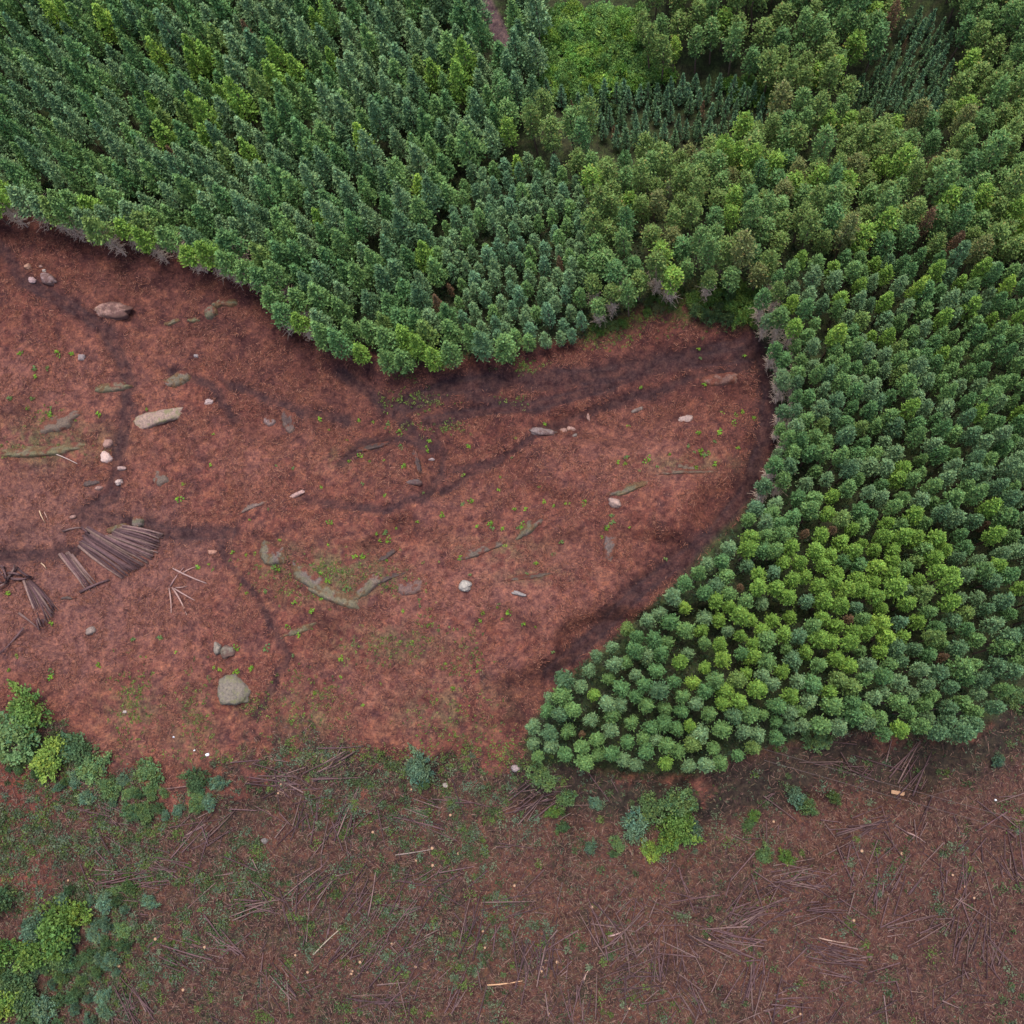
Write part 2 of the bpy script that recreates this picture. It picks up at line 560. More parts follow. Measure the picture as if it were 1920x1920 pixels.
def crown_shape(r, R, H, kind, nb, per, size):
    """needle clumps on branches round a stem of height H; z starts at 0 = lowest live branch"""
    t = (np.arange(nb) + r.random(nb)) / nb
    if kind == 'spire':
        t = t ** 1.25
        prof = np.minimum(1.0, (1 - t) ** .95 * 1.22) * (.70 + .30 * sstep(0, .16, t))
    elif kind == 'dome':
        t = t ** .85
        prof = np.clip(1 - t ** 1.9, 0, 1) ** .62 * (.66 + .34 * sstep(0, .34, t))
    else:                                   # loose pine
        t = t ** .8
        prof = np.sqrt(np.clip(1 - t ** 2.0, 0, 1)) * (.65 + .35 * sstep(0, .4, t)) * (.70 + .45 * r.random(nb))
    ang = np.arange(nb) * 2.39996 + r.normal(0, .3, nb)
    # uneven outline: a few lobes wider than others
    lob = 1 + .10 * np.sin(ang * 2 + r.random() * 6) + .08 * np.sin(ang * 3 + r.random() * 6)
    rad = R * prof * lob * (.86 + .24 * r.random(nb))
    rise = {'spire': .10, 'dome': .20, 'pine': .25}[kind]
    cz = H * t * .97 + rise * rad
    out = np.stack([np.cos(ang), np.sin(ang), .35 + .6 * t], -1)
    out /= np.linalg.norm(out, axis=1)[:, None]
    cl = np.stack([np.cos(ang) * rad * .86, np.sin(ang) * rad * .86, cz], -1)
    cr = (.17 + .15 * r.random(nb)) * R * (.6 + .4 * prof)
    if kind == 'pine':
        cr *= 1.2
    P = np.repeat(cl, per, 0) + r.normal(0, 1, (nb * per, 3)) * np.repeat(cr, per)[:, None] * np.array([.62, .62, .5])
    O = np.repeat(out, per, 0)
    # sprays nearer the stem along each branch
    m = nb * per // 4
    j = r.integers(0, nb, m)
    f = .25 + .5 * r.random(m)
    P2 = np.stack([np.cos(ang[j]) * rad[j] * f, np.sin(ang[j]) * rad[j] * f, H * t[j] * .95 + r.normal(0, .05, m) * R], -1)
    P = np.concatenate([P, P2])
    O = np.concatenate([O, out[j]])
    V, F = rand_quads(P, O, size, .62, r)
    tone = np.repeat(.74 + .5 * r.random(nb), per)
    tone = np.concatenate([tone, (.74 + .5 * r.random(nb))[j]])
    tone = tone * (.78 + .44 * r.random(len(tone)))
    warm = r.normal(0, .07, len(tone))
    c = np.stack([tone * (1 + warm), tone, tone * (1 - warm)], -1)
    if kind == 'pine':
        br = r.random(len(tone)) < .07
        c[br] = c[br] * np.array([1.35, .85, 1.0])
    return V, F, np.repeat(c, 4, 0)


def tube(pts, rads, n=6):
    pts = np.array(pts, float)
    V, F = [], []
    for i, p in enumerate(pts):
        d = pts[min(i + 1, len(pts) - 1)] - pts[max(i - 1, 0)]
        d = d / (np.linalg.norm(d) + 1e-9)
        a = np.cross(d, [0, 0, 1.0]) if abs(d[2]) < .9 else np.cross(d, [1.0, 0, 0])
        a /= np.linalg.norm(a)
        b = np.cross(d, a)
        for q in range(n):
            th = 2 * math.pi * q / n
            V.append(p + rads[i] * (math.cos(th) * a + math.sin(th) * b))
    for i in range(len(pts) - 1):
        for q in range(n):
            F.append([i * n + q, i * n + (q + 1) % n, (i + 1) * n + (q + 1) % n, (i + 1) * n + q])
    return np.array(V), np.array(F)


def merge(parts):
    Vs, Fs, Cs, o = [], [], [], 0
    for V, F, Cc in parts:
        Vs.append(V)
        Fs.append(F + o)
        Cs.append(Cc)
        o += len(V)
    return np.concatenate(Vs), np.concatenate(Fs), np.concatenate(Cs)


def paint(V, c, r=None, jit=.15):
    r = r or rng
    return np.array(c)[None, :] * (1 + r.normal(0, jit, (len(V), 1)))


# tree kinds: total height, crown bottom, crown radius, shape
KIND = {
    'cedar_tree': dict(H=11.2, base=3.6, R=1.52, shape='spire', nb=100, per=12, size=.27, r=2.15, var=9),
    'young_cedar_tree': dict(H=7.0, base=1.4, R=.88, shape='dome', nb=70, per=9, size=.21, r=1.46, var=5),
    'pine_tree': dict(H=12.0, base=4.6, R=1.34, shape='pine', nb=76, per=14, size=.24, r=2.02, var=7),
    'sapling_fir_tree': dict(H=5.5, base=.7, R=.66, shape='spire', nb=52, per=8, size=.20, r=1.28, var=4),
    'fir_tree': dict(H=10.5, base=5.0, R=.98, shape='dome', nb=80, per=11, size=.200, r=1.60, var=9),
}
PROTO = {}
for kn, d in KIND.items():
    L = []
    for v in range(d['var']):
        r = np.random.default_rng(100 + v * 13 + len(kn) * 1000)
        V, F, Cc = crown_shape(r, d['R'], d['H'] - d['base'], d['shape'], d['nb'], d['per'], d['size'])
        V = V + np.array([0, 0, d['base']])
        bend = r.normal(0, .12, 2)
        tp = [(0, 0, -.6), (0, 0, .3), (bend[0], bend[1], d['H'] * .4), (bend[0] * .6, bend[1] * .6, d['H'] * .75), (0, 0, d['H'] * .97)]
        tv, tf = tube(tp, [.17, .13, .10, .06, .02], 6)
        V2, F2, C2 = crown_shape(r, d['R'], d['H'] * .47, d['shape'], d['nb'], d['per'], d['size'])
        V2 = V2 + np.array([0, 0, d['H'] * .53])
        # dry lower branches
        dp = []
        nd = 80
        for q in range(nd):
            z0 = d['H'] * (.12 + .45 * r.random())
            a = r.random() * 6.283
            ln = d['R'] * (.25 + .60 * r.random())
            p0 = np.array([0, 0, z0])
            p1 = p0 + ln * .6 * np.array([math.cos(a), math.sin(a), -.05 + .2 * r.random()])
            p2 = p0 + ln * np.array([math.cos(a + .25 * r.normal()), math.sin(a + .25 * r.normal()), -.25 + .2 * r.random()])
            tb, fb = tube([p0, p1, p2], [.034, .028, .016], 3)
            dp.append((tb, fb, paint(tb, (.66, .50, .38), r, .12)))
            for s in range(3):
                q0 = p0 + (p2 - p0) * (.4 + .6 * r.random())
                q1 = q0 + .38 * np.array([r.normal(), r.normal(), r.normal() * .5])
                tb, fb = tube([q0, q1], [.024, .012], 3)
                dp.append((tb, fb, paint(tb, (.70, .54, .42), r, .12)))
        L.append(dict(crown=(V, F, Cc), trunk=(tv, tf), dead=merge(dp),
                      crown_me=make_mesh(kn + '_crown', V, F, [M_LEAF], Cc), high_me=make_mesh(kn + '_high_crown', V2, F2, [M_LEAF], C2),
                      trunk_me=make_mesh(kn + '_trunk', tv, tf, [M_BARK], None, True),
                      dead_me=None))
        dm = L[-1]['dead']
        L[-1]['dead_me'] = make_mesh(kn + '_dry_branches', dm[0], dm[1], [M_DEAD], dm[2])
    PROTO[kn] = L

TONES = {
    'dark blue green': (.098, .172, .096),
    'deep green': (.096, .186, .080),
    'soft grey green': (.146, .228, .126),
    'mid green': (.128, .220, .086),
    'yellow green': (.158, .262, .058),
    'bright lime green': (.205, .310, .064),
    'olive green': (.134, .200, .068),
    'brownish olive': (.150, .172, .074),
    'bluish teal': (.112, .200, .126),
    'rusty dead': (.180, .110, .078),
}
MIX = {
    'cedar_tree': [('dark blue green', .20), ('soft grey green', .36), ('deep green', .16), ('mid green', .28)],
    'young_cedar_tree': [('soft grey green', .45), ('bluish teal', .2), ('dark blue green', .15), ('mid green', .2)],
    'pine_tree': [('yellow green', .10), ('olive green', .42), ('mid green', .32), ('brownish olive', .05), ('deep green', .11)],
    'sapling_fir_tree': [('bluish teal', .55), ('dark blue green', .45)],
    'fir_tree': [('soft grey green', .30), ('mid green', .34), ('deep green', .20), ('dark blue green', .12), ('olive green', .04)],
}
DEADS = [(452, 55), (655, 265), (320, 255), (955, 265), (1065, 210), (800, 545), (842, 525), (1160, 225), (1553, 260), (1752, 270),
         (1737, 432), (1810, 440), (1048, 490), (1510, 1000), (1565, 990), (1388, 1088), (1603, 1148), (1838, 1000), (1758, 1228),
         (1088, 1394), (1697, 75), (1665, 25), (1330, 190)]
LIMES = [(95, 20), (190, 30), (290, 100), (340, 130), (690, 365), (668, 260), (780, 280), (775, 330), (1880, 540), (1550, 620), (1480, 565),
         (1410, 20), (1300, 1280), (1365, 1240), (1650, 1065), (1570, 1110), (1290, 1130), (960, 310), (1655, 1175), (1700, 555), (1720, 545), (1260, 30), (1255, 55), (1105, 10)]


def pick(r, table):
    u = r.random() * sum(w for _, w in table)
    for n, w in table:
        u -= w
        if u <= 0:
            return n
    return table[-1][0]


# ------------------------------------------------------------------ where every tree stands
SHORT = {}
xs0, xs1 = min(cx_) - 10, max(cx_) + 10
ys0, ys1 = min(cy_) - 10, max(cy_) + 10
trees = []
acc = np.zeros((12000, 3))
na = 0
ORDER = [('young_cedar_tree', [P_YCEDAR]), ('sapling_fir_tree', [P_YOUNG_A, P_YOUNG_B]), ('pine_tree', [P_PINE_A, P_PINE_B, P_PINE_C]),
         ('fir_tree', [P_FIR]), ('cedar_tree', [P_LTREE])]
for kn, polys in ORDER:
    d = KIND[kn]
    r = np.random.default_rng(500 + len(kn))
    n = 150000
    cxs = xs0 + (xs1 - xs0) * r.random(n)
    cys = ys0 + (ys1 - ys0) * r.random(n)
    czs = gz(cxs, cys)
    s = 1 + r.normal(0, .09, n)
    hz = {'cedar_tree': .42, 'fir_tree': .80, 'pine_tree': .70}.get(kn, .4) * d['H']
    if kn == 'cedar_tree':
        hz = 5.5
    qx, qy = project(cxs, cys, czs + hz)
    ok = np.zeros(n, bool)
    for p in polys:
        ok |= inside(qx, qy, p)
    if kn == 'cedar_tree':
        ok = inside(qx, qy, [(a_, b_ + (34 if b_ > 340 and a_ < 640 else 0)) for a_, b_ in P_LTREE]) & inside(*project(cxs, cys, czs), P_LBASE)
        ok |= inside(qx, qy, [(950, -140), (1012, -140), (1015, 60), (1000, 215), (958, 150), (944, 70)])
        ok &= ~inside(qx, qy, P_YCEDAR)
        ok &= seg_dist(*project(cxs, cys, czs), [(885, -80), (905, 0), (935, 55), (945, 75)]) > 30
    for i in np.nonzero(ok)[0]:
        rr = d['r'] * (.9 + .2 * hash2(np.array([i]), np.array([3]), 4)[0])
        if na:
            dd = np.hypot(acc[:na, 0] - cxs[i], acc[:na, 1] - cys[i])
            if np.any(dd < .5 * (acc[:na, 2] + rr)):
                continue
        acc[na] = (cxs[i], cys[i], rr)
        na += 1
        tx, ty = project(cxs[i], cys[i], czs[i] + d['H'] * .8)
        bx, by = project(cxs[i], cys[i], czs[i])
        trees.append(dict(k=kn, x=cxs[i], y=cys[i], z=czs[i], s=s[i], px=float(tx), py=float(ty), bx=float(bx), by=float(by)))

EDGE_L = [(-60, 420), (60, 432), (190, 470), (300, 498), (410, 525), (480, 560), (560, 628)]
EDGE_R = [(1420, 560), (1432, 640), (1455, 720), (1462, 800), (1445, 860), (1415, 935)]
EDGE_B = [(560, 628), (640, 670), (740, 700), (860, 696), (980, 678), (1090, 655)]
EDGE_F = [(1415, 935), (1330, 1020), (1180, 1130), (1040, 1250), (975, 1370)]
EDGE_S = [(975, 1370), (1000, 1450), (1280, 1470), (1420, 1420), (1560, 1385), (1720, 1410), (1800, 1400), (1880, 1330), (1930, 1250)]


def where(t):
    px, py = t['px'], t['py']
    bx, by = t['bx'], t['by']
    k = t['k']
    dd = lambda L, w: float(seg_dist(np.array(bx), np.array(by), L)) < w
    if k == 'cedar_tree':
        if dd(EDGE_L, 38):
            return 'front row of tall stand above boulder-strewn slope'
        if dd(EDGE_B, 40):
            return 'front row where tall stand bulges down to red clearing'
        row = 'back rows' if py < 130 else 'middle rows' if py < 290 else 'lower rows'
        if px > 780 and py < 330:
            return 'tall stand by the dirt road gap' if py < 150 else 'tall stand beside the pines'
        c = 'outer end' if px < 230 else 'inner part' if px > 520 else 'centre'
        return f'{row} of tall stand, {c}'
    if k == 'young_cedar_tree':
        return 'young patch ' + ('touching the red clearing' if py > 560 else 'below the pines' if py < 420 else 'beside the dark gap')
    if k == 'sapling_fir_tree':
        return 'narrow dark hollow behind the pines' if px > 1550 else 'planted hollow below bright bushes'
    if k == 'pine_tree':
        if px < 1130 and py < 320:
            return 'pine clump between tall stand and hollow'
        if py < 200 and px < 1700:
            return 'ridge pines above the planted hollow' if py > 80 else 'ridge pines at the top edge'
        if py > 430 and px < 1470:
            return 'pines over the grassy bank'
        if px > 1700:
            return 'corner pines beyond narrow hollow' if py < 250 else 'pines behind the dense fir plantation'
        return 'pine belt ' + ('next to young cedars' if px < 1260 else 'below the planted hollow' if py < 330 else 'behind the grassy bank')
    if dd(EDGE_R, 26):
        return 'fir edge beside dark track'
    if dd(EDGE_F, 30):
        return 'fir edge along curved foot of red mound'
    if dd(EDGE_S, 30):
        return 'fir edge above felled logs'
    if math.hypot((px - 1540) / 210, (py - 1130) / 170) < 1:
        return 'bright patch inside fir plantation'
    if px < 1330:
        return 'pointed tip of fir plantation'
    if py > 1200:
        return 'lower rows of fir plantation'
    if py < 640:
        return 'fir rows just below the pines'
    return 'fir rows ' + ('nearest red clearing' if px < 1620 else 'beyond bright patch' if py > 950 else 'deep in plantation')


def nearest(px, py, L, w):
    return any(abs(px - a) < w and abs(py - b) < w * 1.2 for a, b in L)


used = set()
by_kind = {}
for t in trees:
    r = np.random.default_rng(int(abs(t['x'] * 131 + t['y'] * 977)) + 5)
    tone = pick(r, MIX[t['k']])
    px, py = t['px'], t['py']
    if t['k'] == 'fir_tree':
        e = math.hypot((px - 1540) / 250 + (py - 1130) / 700, (py - 1120) / 190)
        if r.random() < 1.25 - e:
            tone = pick(r, [('yellow green', .78), ('olive green', .06), ('mid green', .08), ('bluish teal', .08)])
        elif r.random() < .05:
            tone = 'yellow green'
        elif py < 620 and r.random() < .25:
            tone = 'yellow green'
        elif px > 1750 and py > 1050 and r.random() < .5:
            tone = 'dark blue green'
    if t['k'] == 'cedar_tree':
        n_ = float(fbm(np.array([px / 130.0]), np.array([py / 130.0]), 44, 2)[0])
        if (math.hypot((px - 430) / 170, (py - 170) / 130) < 1 and r.random() < .38) or n_ > .64 and r.random() < .25:
            tone = pick(r, [('yellow green', .5), ('deep green', .3), ('olive green', .2)])
        elif float(seg_dist(np.array(t['bx']), np.array(t['by']), EDGE_L + EDGE_B)) < 60 and r.random() < .75:
            tone = pick(r, [('mid green', .5), ('yellow green', .3), ('olive green', .2)])
    for q, (a, b) in enumerate(DEADS):
        if q not in used and abs(px - a) < 16 and abs(py - b) < 18:
            tone = 'rusty dead'
            used.add(q)
            break
    else:
        if nearest(px, py, LIMES, 13):
            tone = 'bright lime green'
    t['tone'] = tone
    t['edge'] = ((t['k'] == 'cedar_tree' and float(seg_dist(np.array(t['bx']), np.array(t['by']), EDGE_L)) < 56) or
                 (t['k'] == 'fir_tree' and float(seg_dist(np.array(t['bx']), np.array(t['by']), EDGE_R)) < 34) or
                 (t['k'] == 'pine_tree' and 490 < py < 620 and px < 1340 and r.random() < .5))
    t['rng'] = r
    vis = -25 < px < 1945 and -25 < py < 1945
    t['size'] = px_per_m(t['x'], t['y'], t['z'] + 8) * t['s'] * (1 if vis else 0) + (4 if t['edge'] or tone in ('rusty dead', 'bright lime green') else 0)
    t['vis'] = vis
    by_kind.setdefault(t['k'], []).append(t)

ONE = {'dark blue green': 'bluish', 'deep green': 'deep', 'soft grey green': 'greyish', 'mid green': 'mid', 'yellow green': 'yellowish',
       'bright lime green': 'lime', 'olive green': 'olive', 'brownish olive': 'brownish', 'bluish teal': 'teal', 'rusty dead': 'rusty'}
TX = np.array([t['px'] for t in trees])
TY = np.array([t['py'] for t in trees])


def near_word(t, dx, dy, words):
    best, bd = None, 1e9
    ux, uy = TX - t['px'], TY - t['py']
    fwd = ux * dx + uy * dy
    dist = np.hypot(ux, uy) + 3 * np.maximum(0, np.hypot(ux, uy) * .75 - fwd)
    dist[fwd <= 2] = 1e9
    i = int(np.argmin(dist))
    return words[trees[i]['tone']] if dist[i] < 150 else 'no'


def short_place(t):
    w = where(t)
    for a, b in (('front row of tall stand above boulder-strewn slope', 'above boulder slope'), ('front row where tall stand bulges down to red clearing', 'at stand bulge'),
                 ('tall stand by the dirt road gap', 'near dirt road'), ('tall stand beside the pines', 'near pines'), (' of tall stand,', ''),
                 ('young patch touching the red clearing', 'near clearing'), ('young patch below the pines', 'below pines'), ('young patch beside the dark gap', 'beside dark gap'),
                 ('narrow dark hollow behind the pines', 'in narrow hollow'), ('planted hollow below bright bushes', 'in wide hollow'),
                 ('pine clump between tall stand and hollow', 'in small clump'), ('ridge pines above the planted hollow', 'above hollow'), ('ridge pines at the top edge', 'on ridge top'),
                 ('pines over the grassy bank', 'over grassy bank'), ('corner pines beyond narrow hollow', 'beyond hollow'), ('pines behind the dense fir plantation', 'behind plantation'),
                 ('pine belt next to young cedars', 'beside young cedars'), ('pine belt below the planted hollow', 'below hollow'), ('pine belt behind the grassy bank', 'behind bank'),
                 ('fir edge beside dark track', 'beside track'), ('fir edge along curved foot of red mound', 'along mound foot'), ('fir edge above felled logs', 'above felled logs'),
                 ('bright patch inside fir plantation', 'in bright patch'), ('pointed tip of fir plantation', 'in pointed tip'), ('lower rows of fir plantation', 'in lower rows'),
                 ('fir rows just below the pines', 'below pines'), ('fir rows nearest red clearing', 'near clearing'), ('fir rows beyond bright patch', 'beyond bright patch'),
                 ('fir rows deep in plantation', 'deep inside')):
        if a in w:
            return w.replace(a, b)
    return w


WORD = {'cedar_tree': 'tall cedar', 'young_cedar_tree': 'young cedar', 'pine_tree': 'round crowned pine', 'sapling_fir_tree': 'sapling fir', 'fir_tree': 'fir'}
GROUPNAME = {'cedar_tree': 'tall cedars above the clearing', 'young_cedar_tree': 'young cedars beside the tall stand',
             'pine_tree': 'pines along the ridge', 'sapling_fir_tree': 'sapling firs in the hollows', 'fir_tree': 'firs of the dense plantation'}
for kn, L in by_kind.items():
    L.sort(key=lambda t: -t['size'])
    mass = []
    n_ind = 0
    for t in L:
        r = t['rng']
        d = KIND[kn]
        sxy = t['s'] * (.9 + .2 * r.random())
        sz = t['s'] * (.86 + .26 * r.random())
        if kn == 'pine_tree':
            sz = t['s'] * (.74 + .40 * r.random())
        if kn == 'fir_tree':
            sz *= 1 + .12 * sstep(1500, 1900, np.array(t['px']))
        rot = r.random() * 6.283
        v = int(r.integers(0, d['var']))
        c = np.array(TONES[t['tone']]) * (.92 + .22 * r.random()) * {'cedar_tree': 1.30, 'young_cedar_tree': 1.32, 'pine_tree': 1.22, 'sapling_fir_tree': 1.30, 'fir_tree': 1.16}[kn] * np.array([1.0, 1.03, .86])
        if t['tone'] == 'rusty dead':
            sxy *= .52
            sz *= .86
        z = t['z'] - .05
        pr = PROTO[kn][v]
        if n_ind < 300 and t['vis']:
            n_ind += 1
            e = bpy.data.objects.new(kn, None)
            COL.objects.link(e)
            e.empty_display_size = .3
            e.location = (t['x'], t['y'], z)
            e.rotation_euler = (r.normal(0, .015), r.normal(0, .015), rot)
            e.scale = (sxy, sxy, sz)
            size = 'slim' if sxy < .94 else 'broad' if sxy > 1.06 else ''
            hgt = 'short' if sz < .93 else 'lofty' if sz > 1.05 else ''
            head = f"{size} {hgt} {t['tone']} {WORD[kn]}".replace('round crowned ', '').split()
            nb_ = f"between {near_word(t, -1, 0, ONE)} and {near_word(t, 1, 0, ONE)} trees under {near_word(t, 0, -1, ONE)}, {short_place(t)}".split()
            while len(head) + len(nb_) > 16 and head[0] in ('slim', 'broad', 'short', 'lofty') and len(head) > 2:
                head = head[1:]
            if len(head) + len(nb_) > 16:
                nb_ = [q for q in nb_ if q != 'trees']
            lab = ' '.join(head + nb_)
            tag(e, lab, 'tree', GROUPNAME[kn])
            o = link('crown', pr['high_me' if t['edge'] else 'crown_me'], e)
            o.color = (*c, 1)
            o = link('trunk', pr['trunk_me'], e)
            o.color = (.20, .13, .11, 1) if not t['edge'] else (.36, .26, .22, 1)
            if t['edge']:
                link('dry_branches', pr['dead_me'], e)
        else:
            cr, sr = math.cos(rot), math.sin(rot)
            M = np.array([[cr * sxy, -sr * sxy, 0], [sr * sxy, cr * sxy, 0], [0, 0, sz]])
            T = np.array([t['x'], t['y'], z])
            V, F, Cc = pr['crown']
            mass.append((V @ M.T + T, F, Cc * c))
            tv, tf = pr['trunk']
            mass.append((tv @ M.T + T, tf, np.tile(np.array([[.20, .13, .11]]), (len(tv), 1))))
    if mass:
        V, F, Cc = merge(mass)
        o = link(kn.replace('_tree', '_forest'), make_mesh(kn + '_mass', V, F, [M_LEAF_MASS], Cc))
        tag(o, f'remaining smaller {WORD[kn]} trees filling their stand', None, GROUPNAME[kn], 'stuff')
    print('TREES', kn, len(L), 'individual', n_ind)


# ------------------------------------------------------------------ broadleaf shrubs
def shrub_shape(r, R, H, n_cl, per, size):
    a = r.random(n_cl) * 6.283
    u = np.sqrt(r.random(n_cl))
    rad = R * u * (.80 + .28 * np.sin(a * 2 + r.random() * 6) + .18 * np.sin(a * 5 + r.random() * 6) + .35 * r.random(n_cl))
    zc = H * (.35 + .6 * np.sqrt(np.clip(1 - u ** 2, 0, 1))) * (.75 + .4 * r.random(n_cl))
    cl = np.stack([np.cos(a) * rad, np.sin(a) * rad, zc], -1)
    cr = R * (.13 + .13 * r.random(n_cl))
    P = np.repeat(cl, per, 0) + r.normal(0, .6, (n_cl * per, 3)) * np.repeat(cr, per)[:, None] * np.array([1, 1, .7])
    P[:, 2] = np.maximum(P[:, 2], .05)
    O = np.repeat(np.stack([np.cos(a) * u, np.sin(a) * u, .8 + 0 * a], -1), per, 0)
    V, F = rand_quads(P, O, size, .8, r, .8)
    tone = np.repeat(.7 + .6 * r.random(n_cl), per) * (.8 + .4 * r.random(n_cl * per))
    wm = np.repeat(r.normal(0, .12, n_cl), per)
    c = np.stack([tone * (1 + wm), tone, tone * (1 - wm)], -1)
    return V, F, np.repeat(c, 4, 0)


SHRUB = []
for v in range(6):
    r = np.random.default_rng(900 + v)
    V, F, Cc = shrub_shape(r, 1.0, 1.0, 75, 24, .115)
    st = []
    for q in range(7):
        a = q * .9 + r.random() * .5
        st.append(tube([(0, 0, -.15), (.25 * math.cos(a), .25 * math.sin(a), .4), (.6 * math.cos(a), .6 * math.sin(a), .8)], [.05, .035, .012], 5) )
    st = [(a, b, np.ones((len(a), 3))) for a, b in st]
    sv, sf, _ = merge(st)
    SHRUB.append((make_mesh('shrub_foliage', V, F, [M_LEAF], Cc), make_mesh('shrub_stems', sv, sf, [M_BARK])))


def add_shrub(px, py, rpx, hgt, tone, label, group=None, name='shrub', cat='shrub', stem=None):
    x, y, z = ground_at(px, py)
    R = rpx / px_per_m(x, y, z)
    r = np.random.default_rng(int(px * 7 + py * 13))
    e = bpy.data.objects.new(name, None)
    COL.objects.link(e)
    e.empty_display_size = .3
    e.location = (x, y, z - .05)
    e.rotation_euler = (0, 0, r.random() * 6.283)
    e.scale = (R, R * (.85 + .3 * r.random()), hgt)
    v = int(r.integers(0, 6))
    o = link('foliage', SHRUB[v][0], e)
    o.color = (*(np.array(TONES[tone] if isinstance(tone, str) else tone) * (.9 + .25 * r.random())), 1)
    o = link('stem', SHRUB[v][1], e)
    o.color = (*(stem or (.16, .11, .09)), 1)
    tag(e, label, cat, group)
    return e


LEAFY = (.135, .235, .056)
MIDG = (.125, .205, .078)
DARKG = (.082, .145, .062)
TEALG = (.130, .215, .130)
BIG = [
    (62, 1330, 36, 2.6, LEAFY, 'bright green bush at the foot of the red slope, topmost of the bank bushes'),
    (40, 1375, 40, 2.4, MIDG, 'mid green bush just under the topmost bank bush'),
    (100, 1425, 34, 2.2, 'bright lime green', 'yellow green bush glowing beside the reddish bare patch'),
    (150, 1405, 30, 1.8, DARKG, 'dark green bush behind the yellow green one on the bank'),
    (180, 1440, 26, 1.5, MIDG, 'low olive bush trailing from the yellow green bush'),
    (285, 1450, 26, 1.6, MIDG, 'pale topped bush standing alone above slash heaps'),
    (372, 1462, 24, 1.6, DARKG, 'dark bush beside round teal bush at slope foot'),
    (412, 1468, 14, 1.4, TEALG, 'small round teal bush at slope foot'),
    (210, 1480, 20, 1.2, MIDG, 'scrubby green bush among slash beneath the bank'),
    (120, 1735, 40, 3.2, LEAFY, 'largest bright green bush in the lower corner thicket'),
    (75, 1735, 26, 2.4, TEALG, 'grey green bush next to the largest bright bush'),
    (150, 1710, 22, 2.2, 'bright lime green', 'lime topped bush crowning the lower corner thicket'),
    (75, 1785, 34, 2.6, LEAFY, 'leafy green bush in second row of corner thicket'),
    (120, 1795, 24, 2.0, MIDG, 'lower green bush beside second row bush of thicket'),
    (12, 1785, 26, 2.6, LEAFY, 'green bush cut by the picture edge in corner thicket'),
    (10, 1690, 24, 2.0, DARKG, 'dark bush above thicket beside reddish bare soil'),
    (10, 1880, 30, 2.6, 'bright lime green', 'bright bush near the very bottom corner'),
    (50, 1862, 30, 2.2, DARKG, 'dark shaded bush in the bottom corner'),
    (85, 1885, 26, 1.8, TEALG, 'blue green bush low in the bottom corner'),
    (25, 1840, 26, 1.8, DARKG, 'darkest bush under the corner thicket'),
    (200, 1690, 18, 1.2, TEALG, 'small pale bush at outer rim of corner thicket'),
    (283, 1690, 13, 1.0, TEALG, 'round mint green plant among logs near thicket'),
    (788, 1438, 25, 1.9, TEALG, 'single round grey green bush between slope and plantation tip'),
    (795, 1470, 12, 1.2, MIDG, 'little green bush tucked under round grey green bush'),
    (1222, 1516, 24, 2.6, MIDG, 'dull green bush topping the cluster south of plantation'),
    (1272, 1503, 26, 2.6, MIDG, 'dark bush with red twigs in cluster south of plantation'),
    (1190, 1548, 24, 2.4, TEALG, 'grey green bush on outer side of central cluster'),
    (1272, 1548, 34, 3.4, LEAFY, 'biggest round bush of the central cluster'),
    (1300, 1560, 18, 2.4, TEALG, 'teal side bush touching biggest central bush'),
    (1255, 1575, 20, 2.6, 'yellow green', 'yellow leaved tree-like bush with pale stem in central cluster'),
    (1218, 1593, 18, 1.4, 'bright lime green', 'low lime bush at bottom of central cluster'),
    (1108, 1587, 11, 1.2, TEALG, 'isolated mint green ball shaped bush'),
    (1156, 1581, 14, 1.0, MIDG, 'low green bush between mint ball and cluster'),
    (1118, 1506, 12, 1.2, TEALG, 'small teal bush in the shade strip'),
    (1062, 1497, 17, 1.8, MIDG, 'green bush beside reddish stick heap'),
    (1040, 1520, 13, 1.2, LEAFY, 'bright little bush at the corner of stick heap'),
    (1055, 1550, 12, 1.2, DARKG, 'dark bush under bright little bush'),
    (1432, 1602, 17, 1.4, MIDG, 'soft green bush next to bright round bush'),
    (1474, 1607, 15, 1.5, LEAFY, 'bright round green bush standing apart on brown slope'),
    (1412, 1530, 10, 1.2, LEAFY, 'tiny green bush, upper of two close ones'),
    (1401, 1546, 11, 1.2, MIDG, 'tiny green bush, lower of two close ones'),
    (1490, 1492, 17, 2.2, TEALG, 'sparse bush with bare stems below plantation edge'),
    (1510, 1510, 17, 2.0, MIDG, 'dull bush right beside sparse bare stemmed bush'),
    (1561, 1494, 11, 2.0, 'olive green', 'forked olive bush with two leafy tips'),
    (1868, 1425, 12, 1.6, TEALG, 'grey green bush under the corner of plantation'),
    (1015, 1455, 24, 2.0, MIDG, 'bush spilling from the tip of the plantation'),
    (1530, 1388, 22, 1.6, MIDG, 'scrub bush at the plantation bottom notch'),
    (1150, 1600, 8, .8, DARKG, 'dark little plant below the low green bush'),
    (1905, 1310, 22, 1.8, MIDG, 'green bush by the far corner of plantation'),
]
for (px, py, rp, h, tone, lab) in BIG:
    add_shrub(px, py, rp, h, tone, lab)
r = np.random.default_rng(77)


